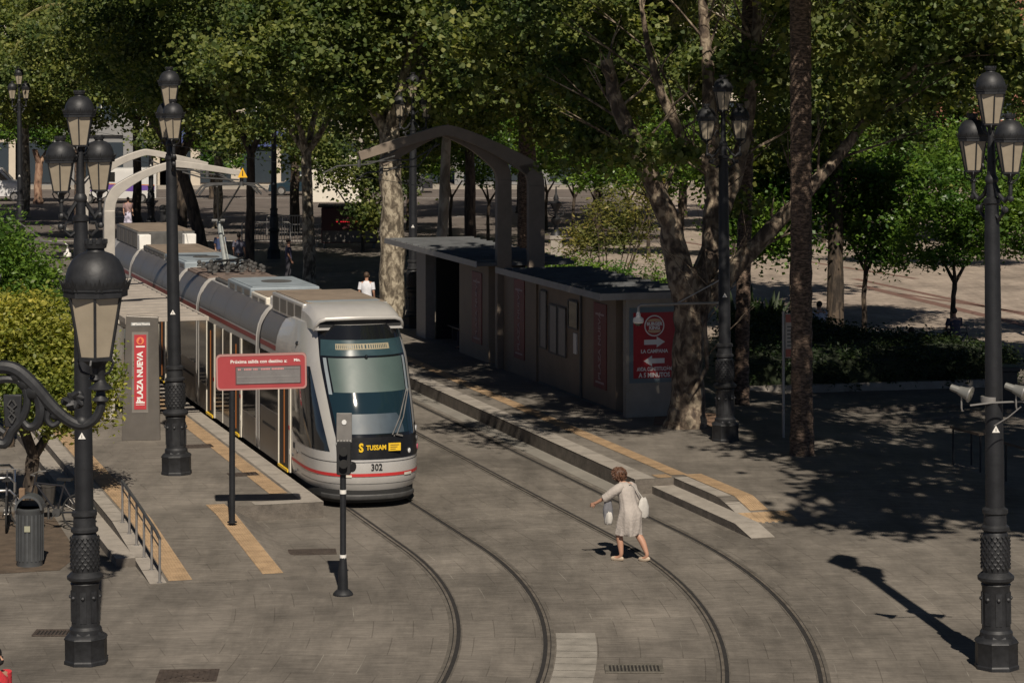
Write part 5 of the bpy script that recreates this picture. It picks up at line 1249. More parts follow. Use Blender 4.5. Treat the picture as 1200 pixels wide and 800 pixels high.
# off-frame planes that shade the right side
for i, (x, y, seed) in enumerate(((13.5, 41, 71), (17.5, 52, 72))):
    base = Vector((x, y, 0)); top = Vector((x, y, 9.6))
    tree('plane_tree', base, [(base - Vector((0, 0, .1)), .5), (base + Vector((0, 0, 1)), .38), (top, .3)],
         [[(top, .2), (top + Vector((math.cos(a) * 3.2, math.sin(a) * 3, 3)), .08)] for a in (0, 1.3, 2.6, 3.9, 5.1)],
         [((x - 3.8, y - 3.2, 13.2), (3.3, 3.0, 1.7)), ((x - 4, y + 3.5, 13.0), (3.6, 3.6, 1.7)), ((x + 2.5, y, 13), (4.0, 4.8, 1.9)), ((x - .5, y, 15), (4, 4, 1.6))],
         ['plane tree just outside the right edge of the picture, its shadow on the paving', 'farther plane tree outside the right edge of the picture'][i], B_plane, L_plane, n=26000, size=.25, nclump=330, spread=.55, seed=seed)
# loose shrub and low planting
def shrub(px, Y, blobs, label, n, leaf, size, stems=8, seed=1, cat='shrub', name='shrub', asp=.35, spread=.3, group=None):
    base = Vector(((px - 600) * Y / F, Y, 0)); t = thing(name, base, 0, label, cat, group); rr_ = random.Random(seed); m = MB()
    for k in range(stems):
        c, r_ = rr_.choice(blobs); e = Vector(c) + Vector((rr_.uniform(-1, 1) * r_[0] * .7, rr_.uniform(-1, 1) * r_[1] * .7, rr_.uniform(-.3, .8) * r_[2])) - base
        m.tube([Vector((rr_.uniform(-.1, .1), 0, -.02)), e * .5 + Vector((rr_.uniform(-.2, .2), 0, .2)), e], [.035, .022, .008], 5)
    m.build('stems', B_dark, t); leaf_mesh('foliage', blobs, max(30, n // 22), n, size, leaf, t, base, asp=asp, spread=spread, star=False, seed=seed, shell=.2)
    return t
def pb(px, py, Y, r_): v = W(px, py, Y); return ((v.x, v.y, v.z), r_)
shrub(712, 84, [pb(690, 285, 84, (.8, .7, .9)), pb(720, 250, 84, (1.1, .8, 1.0)), pb(745, 285, 84, (.9, .8, 1.0)), pb(765, 240, 84, (.8, .7, .9)), pb(700, 315, 84, (1.2, .8, .4))], 'tall loose shrub with sparse yellowish leaves above the near shelter roof', 3800, L_dry, .17, 14, 61)
shrub(745, 80, [pb(660, 318, 80, (1.2, .8, .3)), pb(720, 325, 80, (1.6, .8, .35)), pb(775, 322, 80, (1.0, .8, .4))], 'low bushy planting behind the near shelter roof', 4200, L_orange, .16, 14, 62)
for i, (px, py) in enumerate(((882, 352), (905, 352), (862, 358), (893, 345))):
    Yp = 83.5 - i; base = Vector(((px - 600) * Yp / F, Yp, .0)); t = thing('agave', base, 0, ['leftmost dark spiky plant on the planting mound', 'right dark spiky plant beside the palm trunk', 'low dark spiky plant near the lamp', 'tallest dark spiky plant on the planting mound'][i], 'plant', 'spiky plants on the mound')
    m = MB(); rr_ = random.Random(i)
    for k in range(16):
        a = rr_.random() * 6.28; el = rr_.uniform(.4, 1.4); L_ = rr_.uniform(.8, 1.35); d = Vector((math.cos(a) * math.cos(el), math.sin(a) * math.cos(el), math.sin(el)))
        m.tube([Vector((0, 0, .3)), Vector((0, 0, .3)) + d * L_ * .5, Vector((0, 0, .3)) + d * L_], [.05, .10, .01], 5, sq=.3)
    m.build('leaves', L_dark, t)
# planted mound with low hedge
def hedge(poly, h, label, n, leaf, name='hedge', seed=1, mat_=None, kind=None):
    P = [Vector((x, y, 0)) for x, y in poly]; c = sum(P, Vector()) / len(P)
    t = thing(name, c, 0, label, 'hedge')
    m = MB(); k = len(P)
    m.add([p - c for p in P] + [(p - c) * .97 + Vector((0, 0, h * .8)) for p in P] + [(p - c) * .7 + Vector((0, 0, h)) for p in P], [(i, (i + 1) % k, (i + 1) % k + k, i + k) for i in range(k)] + [(i + k, (i + 1) % k + k, (i + 1) % k + 2 * k, i + 2 * k) for i in range(k)] + [tuple(range(2 * k, 3 * k))])
    m.build('core', mat('hedge_core_shaded', (.018, .026, .010), .95, 0, .4, 4, .8, 10), t)  # core colour darkened to stand for shade inside the hedge
    r_ = np.random.RandomState(seed); pts = []
    # scatter on polygon by fan triangles
    tri = [(c, P[i], P[(i + 1) % k]) for i in range(k)]; ar = np.array([((a[1] - a[0]).cross(a[2] - a[0])).length for a in tri]); ar /= ar.sum()
    cen = []
    for q in range(420):
        a = tri[r_.choice(k, p=ar)]; u, v = r_.rand(2); 
        if u + v > 1: u, v = 1 - u, 1 - v
        p = a[0] + (a[1] - a[0]) * u + (a[2] - a[0]) * v; e = max(u + v, 0)
        cen.append(((p.x, p.y, h * (1.0 - .2 * e ** 4) * r_.uniform(.85, 1.1)), (.35, .35, .12)))
    for (a0, b0) in ((P[0], P[1]), (P[1], P[2]), (P[-1], P[0])):
        for q in range(60):
            f_ = r_.rand(); p = a0.lerp(b0, f_); cen.append(((p.x, p.y - .05, h * r_.uniform(.1, .85)), (.2, .15, .15)))
    leaf_mesh('foliage', cen, 2000, n, .12, leaf, t, c, asp=.5, spread=.2, star=False, seed=seed, shell=.1, void=False)
    return t
q = [G(855, 462), G(1180, 452), G(1172, 442), G(1075, 438), G(1020, 428), G(960, 412), G(900, 395), G(855, 392)]
hedge([(v.x, v.y) for v in q], .95, 'dark low hedge bed in the shade behind the information board', 26000, L_dark, seed=5)
m = MB(); A, B_ = G(855, 462), G(1185, 452); d = (B_ - A); m.beam(A + Vector((0, 0, .1)), B_ + Vector((0, 0, .1)), .3, .22); tag(m.build('planter_kerb', M_concrete, smooth=False), kind='structure')
for (p_, q_, h_) in (((985, 500), (1215, 478), .06), ((880, 489), (1215, 470), .06)):
    m = MB(); m.beam(G(*p_) + Vector((0, 0, .03)), G(*q_) + Vector((0, 0, .03)), .5, h_ + .03); tag(m.build('paving_step', M_concreted, smooth=False), kind='structure')
# ------------------------------------------------------------------ people
def skin_body(name, joints, bones, m, parent, sub=2):
    """joints: dict name->(pos, radius or (rx,ry)); bones: list of pairs; first joint is the root"""
    names = list(joints); idx = {n: i for i, n in enumerate(names)}
    me = bpy.data.meshes.new(name + '_s'); me.from_pydata([tuple(joints[n][0]) for n in names], [(idx[a], idx[b]) for a, b in bones], [])
    o = bpy.data.objects.new(name, me); COL.objects.link(o)
    sk = o.modifiers.new('skin', 'SKIN'); sk.use_smooth_shade = True
    if not me.skin_vertices: 
        bpy.context.view_layer.update()
    for n in names:
        v = me.skin_vertices[0].data[idx[n]]; r_ = joints[n][1]; v.radius = r_ if hasattr(r_, '__len__') else (r_, r_); v.use_root = (idx[n] == 0)
    ss = o.modifiers.new('sub', 'SUBSURF'); ss.levels = sub; ss.render_levels = sub
    bpy.context.view_layer.update(); dg = bpy.context.evaluated_depsgraph_get()
    nm = bpy.data.meshes.new_from_object(o.evaluated_get(dg)); nm.name = name
    bpy.data.objects.remove(o); bpy.data.meshes.remove(me)
    nm.materials.clear(); nm.materials.append(m); o = bpy.data.objects.new(name, nm); COL.objects.link(o); o.parent = parent
    return o
def cloth(name, m): return mat(name, m, .85, 0, .12, 9, .25, 30)
def face(parent, c, f, hr, m=M_skin):
    """simple features on a head of radius hr at c looking to f"""
    f = Vector(f).normalized(); s_ = f.cross(Vector((0, 0, 1))).normalized(); u = Vector((0, 0, 1))
    mb = MB(); mb.tube([c + f * hr * .95 + u * hr * .1, c + f * hr * 1.22 - u * hr * .22, c + f * hr * .98 - u * hr * .3], [.008, .016, .012], 6)
    for sg in (-1, 1): mb.sphere(tuple(c + s_ * sg * hr * .92 - f * hr * .02), .022, 7, 5, (.6, .8, 1.3))
    mb.build('nose_and_ears', m, parent)
    e = MB()
    for sg in (-1, 1): e.sphere(tuple(c + f * hr * .9 + s_ * sg * hr * .38 + u * hr * .08), .012, 7, 5)
    e.build('eyes', M_blackm, parent)
    l = MB(); l.tube([c + f * hr * .9 - s_ * .022 - u * hr * .48, c + f * hr * .96 - u * hr * .48, c + f * hr * .9 + s_ * .022 - u * hr * .48], .006, 5); l.build('mouth', mat('lips', (.35, .12, .1), .5, 0, 0), parent)
def hand_chain(w, d, curl, side, up=Vector((0, 0, 1)), s=1.0):
    """wrist w, direction d (unit), side vector: returns MB with palm rooted fingers"""
    mb = MB(); d = Vector(d).normalized(); side = Vector(side).normalized(); n = d.cross(side).normalized()
    palm = [[w + d * t * s + side * x * s + n * z * s for x, z in ((-.032, -.011), (.032, -.011), (.034, .011), (-.034, .011))] for t in (0, .045, .085)]
    mb.loft(palm)
    for k, L_ in enumerate((.07, .08, .075, .06)):
        x = -.027 + .018 * k; p = w + d * .08 * s + side * x * s; q = p + (d * math.cos(curl) + n * math.sin(curl)) * L_ * .5 * s; r_ = q + (d * math.cos(curl * 2.2) + n * math.sin(curl * 2.2)) * L_ * .5 * s
        mb.tube([p, q, r_], [.0095 * s, .0085 * s, .0065 * s], 6)
    p = w + d * .02 * s - side * .03 * s; q = p + (d * .6 - side * .8).normalized() * .035 * s; r_ = q + (d * .9 - side * .2 + n * .3).normalized() * .032 * s
    mb.tube([p, q, r_], [.012 * s, .011 * s, .008 * s], 6)
    return mb

# --- woman crossing the tracks
p = G(736, 657); wt = thing('person', p + Vector((0, 0, .018)), 0, 'woman in a pale grey knee-length dress walking across the tracks with white bags', 'person')
f = Vector((-.83, .56, 0)).normalized(); s_ = Vector((f.y, -f.x, 0))  # s_ = her right side (away/right?)
if s_.y < 0: pass
Lf = -s_   # her left
def wv(fw, rt, z): return f * fw + s_ * rt + Vector((0, 0, z))
J = {'pelvis': (wv(-.02, 0, .86), (.15, .12)), 'waist': (wv(-.0, 0, 1.0), (.13, .105)), 'chest': (wv(.05, 0, 1.18), (.145, .11)), 'neckb': (wv(.10, 0, 1.33), (.06, .06)), 'neck': (wv(.15, 0, 1.37), (.05, .05)), 'head': (wv(.20, 0, 1.43), (.078, .085)), 'crown': (wv(.21, 0, 1.505), (.072, .08)),
     'lsh': (wv(.07, -.16, 1.28), .058), 'lel': (wv(.27, -.26, 1.12), .042), 'lwr': (wv(.47, -.28, 1.0), .027), 'lhd': (wv(.52, -.28, .97), .026),
     'rsh': (wv(.04, .16, 1.27), .058), 'rel': (wv(-.02, .24, 1.03), .042), 'rwr': (wv(.14, .25, .86), .027), 'rhd': (wv(.19, .24, .83), .026),
     'lhip': (wv(-.02, -.085, .78), .10), 'lkn': (wv(.14, -.09, .47), .066), 'lca': (wv(.11, -.09, .34), .064), 'lan': (wv(.08, -.09, .09), .037), 'lbl': (wv(.13, -.09, .045), .034), 'lto': (wv(.24, -.10, .03), .026),
     'rhip': (wv(-.03, .085, .78), .10), 'rkn': (wv(-.14, .09, .46), .066), 'rca': (wv(-.24, .09, .33), .064), 'ran': (wv(-.34, .09, .11), .037), 'rbl': (wv(-.30, .09, .05), .034), 'rto': (wv(-.20, .10, .03), .026)}
Bn = [('pelvis', 'waist'), ('waist', 'chest'), ('chest', 'neckb'), ('neckb', 'neck'), ('neck', 'head'), ('head', 'crown'), ('chest', 'lsh'), ('lsh', 'lel'), ('lel', 'lwr'), ('lwr', 'lhd'), ('chest', 'rsh'), ('rsh', 'rel'), ('rel', 'rwr'), ('rwr', 'rhd'), ('pelvis', 'lhip'), ('lhip', 'lkn'), ('lkn', 'lca'), ('lca', 'lan'), ('lan', 'lbl'), ('lbl', 'lto'), ('pelvis', 'rhip'), ('rhip', 'rkn'), ('rkn', 'rca'), ('rca', 'ran'), ('ran', 'rbl'), ('rbl', 'rto')]
skin_body('body', J, Bn, M_skin, wt)
face(wt, wv(.21, 0, 1.455), f, .085)
hand_chain(wv(.50, -.28, .98), wv(.9, 0, -.35), .35, wv(0, 0, 1)).build('hand', M_skin, wt)
hand_chain(wv(.17, .245, .845), wv(.8, -.1, -.6), .8, wv(0, 0, 1)).build('hand', M_skin, wt)
# hair: lumpy bob
mb = MB(); hc = wv(.185, 0, 1.475); rr_ = random.Random(2); n = 16; mm_ = 10; rings = []
for i in range(mm_ + 1):
    th = math.pi * i / mm_; ring = []
    for k in range(n):
        ph_ = 2 * math.pi * k / n; d = Vector((math.sin(th) * math.cos(ph_), math.sin(th) * math.sin(ph_), -math.cos(th)))
        fr0 = d.dot(f); r_ = .122 * (1 + .07 * math.sin(5 * ph_ + 3 * th) + rr_.uniform(-.07, .07))
        if fr0 > .35 and d.z < .45: r_ *= .66
        if d.z < -.5: r_ *= .88
        ring.append(hc + d * r_ + Vector((0, 0, .01 if d.z > 0 else -.015)))
    rings.append(ring)
mb.loft(rings)
for k in range(120):
    th = math.acos(rr_.uniform(-.55, 1)); ph_ = rr_.uniform(0, 6.28); d = Vector((math.sin(th) * math.cos(ph_), math.sin(th) * math.sin(ph_), math.cos(th)))
    if d.dot(f) > .45 and d.z < .35: continue
    q = hc + d * .108; e = hc + (d + Vector((rr_.uniform(-.35, .35), rr_.uniform(-.35, .35), -.38 + rr_.uniform(-.2, .1)))).normalized() * rr_.uniform(.125, .15)
    mb.tube([q, (q + e) / 2 + d * .02, e], [.016, .014, .003], 5)
mb.build('hair', mat('hair_auburn', (.095, .042, .022), .55, 0, .6, 18, .6, 60), wt)
dm = mat('dress_linen', (.39, .35, .32), .9, 0, .08, 12, .5, 22)
def garment(name, secs, m, parent, n=48, fold=.012, seed=1, cap=True):
    """secs: (centre, rx(along side), ry(along f), foldscale)"""
    mb = MB(); rings = []; rr_ = random.Random(seed); ph0 = [rr_.uniform(0, 6) for _ in range(4)]
    for j, (c, rx, ry, fo) in enumerate(secs):
        ring = []
        for k in range(n):
            a = 2 * math.pi * k / n; q = 1 + fo * (math.sin(5 * a + ph0[0] + j * .35) + .6 * math.sin(9 * a + ph0[1] - j * .5) + .45 * math.sin(14 * a + ph0[2])) + .012 * math.sin(4 * a + j * 1.3 + ph0[3]) * (j > 0)
            ring.append(c + s_ * rx * q * math.cos(a) + f * ry * q * math.sin(a))
        rings.append(ring)
    mb.loft(rings, cap=cap); return mb.build(name, m, parent, angle=70)
garment('dress', [(wv(-.01, 0, .45), .20, .20, .13), (wv(-.01, 0, .48), .205, .205, .12), (wv(-.02, 0, .58), .21, .205, .09), (wv(-.03, 0, .72), .225, .20, .05), (wv(-.05, 0, .84), .225, .195, .03), (wv(-.02, 0, .95), .195, .15, .03), (wv(.01, 0, 1.06), .18, .145, .03), (wv(.04, 0, 1.18), .19, .145, .015), (wv(.05, 0, 1.27), .185, .12, .01), (wv(.075, 0, 1.325), .13, .09, 0), (wv(.105, 0, 1.36), .07, .065, 0)], dm, wt)
def sleeve(name, pts, rad, m, parent, n=14):
    mb = MB(); mb.tube(pts, rad, n, cap=True); return mb.build(name, m, parent, angle=60)
sleeve('sleeve', [wv(.06, -.12, 1.30), wv(.08, -.175, 1.27), wv(.17, -.225, 1.20), wv(.27, -.265, 1.11), wv(.31, -.27, 1.085)], [.07, .085, .082, .078, .08], dm, wt)
sleeve('sleeve', [wv(.03, .12, 1.29), wv(.03, .18, 1.26), wv(.01, .225, 1.14), wv(-.015, .25, 1.03), wv(.0, .25, 1.0)], [.07, .085, .08, .075, .078], dm, wt)
shm = mat('shoe_beige', (.45, .36, .27), .6, 0, .1, 8)
for (h_, b_, tt_, sd) in ((wv(.06, -.09, .03), wv(.14, -.09, .025), wv(.27, -.10, .02), -1), (wv(-.37, .09, .045), wv(-.29, .09, .025), wv(-.17, .10, .02), 1)):
    mb = MB(); mb.tube([h_ - f * .02, h_, b_, (b_ + tt_) / 2, tt_, tt_ + f * .015], [.02, .037, .040, .042, .032, .012], 10, sq=.75); mb.build('shoe', shm, wt)
# bags she carries: separate things
def bag(name, c, w, h, d, rz, m, label, cat='bag', strap=None):
    t = thing(name, c, rz, label, cat)
    mb = MB(); rings = []; rr_ = random.Random(int(abs(c[0]) * 100))
    for z, k in ((-h, .8), (-h * .85, 1.0), (-h * .5, 1.05), (-h * .15, .75), (0, .35)):
        rings.append([Vector((math.cos(a) * w / 2 * k * (1 + .12 * math.sin(3 * a + z * 9)), math.sin(a) * d / 2 * k * (1 + .15 * math.sin(4 * a)), z + .012 * math.sin(5 * a))) for a in [2 * math.pi * i / 16 for i in range(16)]])
    mb.loft(rings); mb.build('sack', m, t, angle=70)
    if strap: s2 = MB(); s2.tube([Vector((0, 0, -.03))] + [Vector(q) - Vector(c) for q in strap], .010, 6); s2.build('strap', m, t)
    return t
pw = wt.location
bag('shoulder_bag', pw + wv(-.20, .20, 1.08), .22, .34, .09, .6, mat('bag_white', (.46, .44, .41), .7, 0, .08, 8, .3, 25), 'white cloth bag hanging at the back of the walking woman', strap=[pw + wv(-.06, .2, 1.24), pw + wv(.04, .14, 1.335), pw + wv(.06, .1, 1.33)])
bag('carrier_bag', pw + wv(.24, -.26, .86), .15, .22, .10, -.6, mat('bag_white', (.46, .44, .41)), 'white and grey carrier bag in front of the walking woman', strap=[pw + wv(.27, -.265, 1.06)])
bag('jacket', pw + wv(.26, -.235, 1.08), .17, .36, .10, .2, mat('jacket_grey', (.14, .14, .155), .8, 0, .15, 10, .3, 20), 'grey jacket hung over the forearm of the walking woman', 'jacket')

# generic figures (standing / seated)
def figure(loc, rz, label, pose='stand', top=(.5, .5, .5), bottom=(.05, .05, .06), hair=(.03, .02, .015), skirt=False, mask=False, lift=0, scale=1.0, cap=False, shorts=False):
    t = thing('person', loc, rz, label, 'person'); t.scale = (scale,) * 3
    T = lambda x, y, z: Vector((x, y, z))   # local: facing -y
    if pose == 'stand':
        hp = .90; J = {'pelvis': (T(0, 0, .95), (.15, .11)), 'waist': (T(0, 0, 1.1), (.13, .1)), 'chest': (T(0, .0, 1.3), (.16, .11)), 'neckb': (T(0, .01, 1.46), .06), 'neck': (T(0, 0, 1.52), .052), 'head': (T(0, -.01, 1.60), (.078, .088)), 'crown': (T(0, -.01, 1.69), (.072, .082)),
                       'lsh': (T(.19, 0, 1.40), .06), 'lel': (T(.24, .03, 1.13), .043), 'lwr': (T(.24, -.08, .90), .028), 'lhd': (T(.24, -.11, .84), .03), 'rsh': (T(-.19, 0, 1.40), .06), 'rel': (T(-.24, .03, 1.13), .043), 'rwr': (T(-.24, -.08, .90), .028), 'rhd': (T(-.24, -.11, .84), .03),
                       'lhip': (T(.09, 0, .87), .10), 'lkn': (T(.10, -.06, .50), .062), 'lan': (T(.10, -.02, .10), .04), 'lto': (T(.11, -.16, .035), .032), 'rhip': (T(-.09, 0, .87), .10), 'rkn': (T(-.10, .04, .50), .062), 'ran': (T(-.10, .12, .10), .04), 'rto': (T(-.11, -.02, .035), .032)}
    else:
        J = {'pelvis': (T(0, 0, .52), (.16, .13)), 'waist': (T(0, -.02, .68), (.14, .11)), 'chest': (T(0, -.05, .88), (.16, .12)), 'neckb': (T(0, -.07, 1.03), .06), 'neck': (T(0, -.09, 1.09), .052), 'head': (T(0, -.11, 1.17), (.078, .088)), 'crown': (T(0, -.11, 1.26), (.072, .082)),
             'lsh': (T(.19, -.06, .98), .06), 'lel': (T(.24, -.14, .74), .043), 'lwr': (T(.15, -.34, .66), .028), 'lhd': (T(.13, -.39, .65), .03), 'rsh': (T(-.19, -.06, .98), .06), 'rel': (T(-.24, -.14, .74), .043), 'rwr': (T(-.15, -.34, .66), .028), 'rhd': (T(-.13, -.39, .65), .03),
             'lhip': (T(.10, -.08, .50), .10), 'lkn': (T(.13, -.46, .50), .062), 'lan': (T(.13, -.44, .10), .04), 'lto': (T(.14, -.58, .035), .032), 'rhip': (T(-.10, -.08, .50), .10), 'rkn': (T(-.13, -.46, .50), .062), 'ran': (T(-.13, -.44, .10), .04), 'rto': (T(-.14, -.58, .035), .032)}
    B_ = [('pelvis', 'waist'), ('waist', 'chest'), ('chest', 'neckb'), ('neckb', 'neck'), ('neck', 'head'), ('head', 'crown'), ('chest', 'lsh'), ('lsh', 'lel'), ('lel', 'lwr'), ('lwr', 'lhd'), ('chest', 'rsh'), ('rsh', 'rel'), ('rel', 'rwr'), ('rwr', 'rhd'), ('pelvis', 'lhip'), ('lhip', 'lkn'), ('lkn', 'lan'), ('lan', 'lto'), ('pelvis', 'rhip'), ('rhip', 'rkn'), ('rkn', 'ran'), ('ran', 'rto')]
    skin_body('body', J, B_, M_skin, t)
    hd = J['head'][0] + T(0, 0, .03); face(t, hd, (0, -1, 0), .088)
    cm = mat('cloth_%d_%d_%d' % tuple(int(c * 100) for c in top), top, .85, 0, .15, 9, .4, 25); bm_ = mat('cloth_%d_%d_%d' % tuple(int(c * 100) for c in bottom), bottom, .85, 0, .15, 9, .4, 25)
    c0, c1, c2, nb = J['pelvis'][0], J['waist'][0], J['chest'][0], J['neckb'][0]
    mb = MB(); rings = []
    for c, rx, ry in ((c0 + T(0, 0, -.02), .185, .145), (c0 + T(0, 0, .06), .175, .14), (c1, .165, .13), (c2 + T(0, 0, -.05), .185, .14), (c2 + T(0, 0, .06), .19, .13), (nb + T(0, 0, -.045), .14, .095), (nb + T(0, 0, .01), .07, .07)):
        rings.append([c + Vector((rx * math.cos(a), ry * math.sin(a), 0)) * (1 + .02 * math.sin(5 * a)) for a in [2 * math.pi * k / 20 for k in range(20)]])
    mb.loft(rings); mb.build('shirt', cm, t, angle=70)
    for s1 in 'lr':
        sh, el = J[s1 + 'sh'][0], J[s1 + 'el'][0]; mb = MB(); mb.tube([sh + T(0, 0, .02), sh.lerp(el, .3), sh.lerp(el, .8)], [.075, .075, .07], 12); mb.build('sleeve', cm, t, angle=70)
        k_, a_, h_ = J[s1 + 'kn'][0], J[s1 + 'an'][0], J[s1 + 'hip'][0]
        if not skirt:
            mb = MB(); mb.tube([h_ + T(0, 0, .05), h_, h_.lerp(k_, .5), k_] + ([k_.lerp(a_, .5), a_ + T(0, 0, .02)] if not shorts else []), [.11, .115, .1, .08] + ([.068, .06] if not shorts else []), 12); mb.build('trouser_leg', bm_, t, angle=70)
        tt_ = J[s1 + 'to'][0]; mb = MB(); mb.tube([a_ + T(0, .04, -.05), a_ + T(0, -.02, -.05), a_.lerp(tt_, .6) + T(0, 0, -.02), tt_ + T(0, -.02, 0)], [.036, .046, .044, .03], 9); mb.build('shoe', M_blackm, t)
    if skirt:
        mb = MB(); rings = []
        for z, r_ in ((.38, .24), (.5, .22), (.8, .19), (1.0, .16)): rings.append([T(r_ * math.cos(a) * (1 + .05 * math.sin(6 * a)), r_ * .85 * math.sin(a) * (1 + .05 * math.sin(6 * a)), z) for a in [2 * math.pi * k / 24 for k in range(24)]])
        mb.loft(rings); mb.build('skirt', bm_, t, angle=70)
    hb = MB(); hb.sphere(tuple(hd + T(0, .028, .038)), .098, 14, 9, (.95, 1.0, 1.02)); hb.build('hair', mat('hair_%d' % int(hair[0] * 1000), hair, .6, 0, .3, 30, .5, 60), t)
    if mask:
        mb = MB(); mb.sphere(tuple(hd + T(0, -.05, -.045)), .068, 12, 8, (1, .85, .75)); mb.build('face_mask', M_blackm, t)
    for s1, sg in (('l', 1), ('r', -1)):
        w_ = J[s1 + 'wr'][0]; h2 = J[s1 + 'hd'][0]; hand_chain(w_.lerp(h2, .7), (h2 - w_), .4, (0, 1, .2) if pose == 'stand' else (sg, 0, 0)).build('hand', M_skin, t)
    return t
figure(Vector((-4.9, 86.3, 0)), math.radians(170), 'man in a white shirt seen from behind, standing beyond the tram beside the mottled trunk', top=(.62, .63, .68), bottom=(.05, .05, .07), hair=(.06, .035, .02), scale=1.03)
p = G(150, 269); figure(p, math.radians(20), 'pedestrian in a pale skirt walking on the street behind the left arches', top=(.30, .2, .2), bottom=(.6, .56, .68), skirt=True)
figure(Vector((-6.14, 30.4, 0)), math.radians(60), 'person in a red shirt and black face mask at the bottom left corner', top=(.5, .03, .04), mask=True, hair=(.012, .010, .01), scale=.99)
p = G(963, 409); figure(p + Vector((0, .3, .12)), math.radians(200), 'seated person in a white shirt beside the near palm trunk', 'sit', top=(.5, .5, .58))
p = Vector((11.45, 73.2, 0)); figure(p, math.radians(190), 'seated person with long dark hair under the right orange trees', 'sit', top=(.10, .13, .05), hair=(.05, .03, .02), scale=.95)
wc = Vector((13.1, 75.6, 0)); 
figure(wc + Vector((0, 0, .32)), math.radians(200), 'dark clothed person sitting on a bicycle at the edge of the plaza', 'sit', top=(.05, .05, .08), scale=.95)
p = G(581, 335); figure(Vector((-.65, 104, 0)), math.radians(30), 'shaded figure standing behind the far shelter roof', top=(.05, .04, .04))
for i, (px, py, tp, lb) in enumerate(((258, 317, (.04, .06, .14), 'person in dark blue in the shade behind the pantograph'), (338, 330, (.05, .05, .09), 'person in dark clothes between the shaded plane trunks behind the tram'), (280, 322, (.12, .12, .16), 'person in grey standing in the shade behind the tram roof'))):
    figure(G(px, py), math.radians(30 + 70 * i), lb, top=tp)

figure(AB(21.2, 73.6, .3) + Vector((0, 0, -.05)), TH - math.pi / 2 + math.radians(8), 'shaded person in a dark red top sitting in the far right shelter', 'sit', top=(.30, .03, .06))
# benches for the seated
def bench(loc, rz, label):
    t = thing('bench', loc, rz, label, 'bench', 'benches at the hedge')
    m = MB(); m.bb(-.8, .8, -.2, .25, .36, .42); m.build('seat', mat('bench_wood', (.12, .08, .05), .7, 0, .2, 5), t, bevel=.01, smooth=False)
    for x in (-.65, .65): m = MB(); m.bb(x - .04, x + .04, -.15, .2, 0, .36); m.build('leg', M_iron, t, smooth=False)
    return t
p = G(963, 409); bench(p + Vector((0, .3, 0)), math.radians(200), 'dark bench under the seated person beside the palm')
p = Vector((11.45, 73.2, 0)); bench(p, math.radians(190), 'dark bench under the seated person with long hair')

# ------------------------------------------------------------------ bicycles
def bicycle(loc, rz, label, col=(.03, .03, .035), basket=False, scale=1.0):
    t = thing('bicycle', loc, rz, label, 'bicycle'); fm = mat('bike_%d_%d' % (int(col[0] * 100), int(col[2] * 100)), col, .35, .3, .05, 8)
    for x in (-.52, .52):
        m = MB(); pts = [(x + .33 * math.cos(a), 0, .34 + .33 * math.sin(a)) for a in [2 * math.pi * k / 28 for k in range(29)]]; m.tube(pts, .019, 6, cap=False); w_ = m.build('wheel', M_rubber, t)
        m = MB()
        for k in range(14):
            a = 2 * math.pi * k / 14; m.tube([(x, 0, .34), (x + .32 * math.cos(a), 0, .34 + .32 * math.sin(a))], .0025, 3)
        m.tube([(x, -.04, .34), (x, .04, .34)], .02, 8); m.build('spokes', M_steel, w_)
    m = MB(); A_, B_, C_, D_ = (-.52, 0, .34), (-.08, 0, .32), (-.22, 0, .82), (.36, 0, .86)
    for a, b in ((A_, B_), (A_, C_), (B_, C_), (B_, D_), (C_, D_), (D_, (.52, 0, .34))): m.tube([a, b], .018, 7)
    m.tube([D_, (.34, 0, 1.02)], .016, 6); m.build('frame', fm, t)
    m = MB(); m.tube([(.25, -.28, 1.04), (.36, -.2, 1.04), (.36, .2, 1.04), (.25, .28, 1.04)], .014, 6); m.build('handlebar', M_steel, t)
    m = MB(); m.tube([(-.22, 0, .82), (-.24, 0, .92)], .014, 6); m.prism([(-.38, .07), (-.38, -.07), (-.2, -.05), (-.08, -.02), (-.08, .02), (-.2, .05)], .92, .96, 'z'); m.build('saddle', M_blackm, t)
    m = MB(); m.tube([(-.08, -.05, .32), (-.08, .05, .32)], .08, 12); m.tube([(-.08, .05, .32), (.02, .08, .2)], .012, 5); m.tube([(-.08, -.05, .32), (-.18, -.08, .44)], .012, 5); m.build('crank', M_steeld, t)
    if basket:
        m = MB(); rings = []
        for z, k in ((.82, .8), (1.06, 1.0)): rings.append([(.55 + .15 * k * x, .17 * k * y, z) for x, y in ((-1, -1), (1, -1), (1, 1), (-1, 1))])
        m.loft(rings); m.build('basket', mat('basket_dark', (.05, .045, .04), .8, 0, .3, 40), t, bevel=.01)
    return t
bicycle(G(62, 620) + Vector((0, 0, 0)), math.radians(168), 'dark bicycle parked behind the litter bin under the orange tree', basket=False)
bicycle(G(8, 618), math.radians(100), 'bicycle at the left edge of the picture beside the chrome racks', (.10, .10, .11))
bicycle(wc, math.radians(10), 'bicycle carrying the person in dark clothes at the plaza edge')
p = G(48, 606); t = thing('wire_basket', (p.x + .18, p.y - .2, .30), .2, 'dark tapered basket hanging beside the orange tree trunk', 'basket')
m = MB(); m.lathe([(.10, 0), (.14, .32), (.15, .33), (.15, .35)], 10); m.build('shell', mat('basket_dark', (.05, .045, .04)), t)
m = MB(); m.tube([(-.1, 0, .30), (-.22, .1, .36)], .012, 5); m.tube([(0, 0, 0), (0, 0, -.3)], .02, 6); m.build('hook', M_steeld, t)
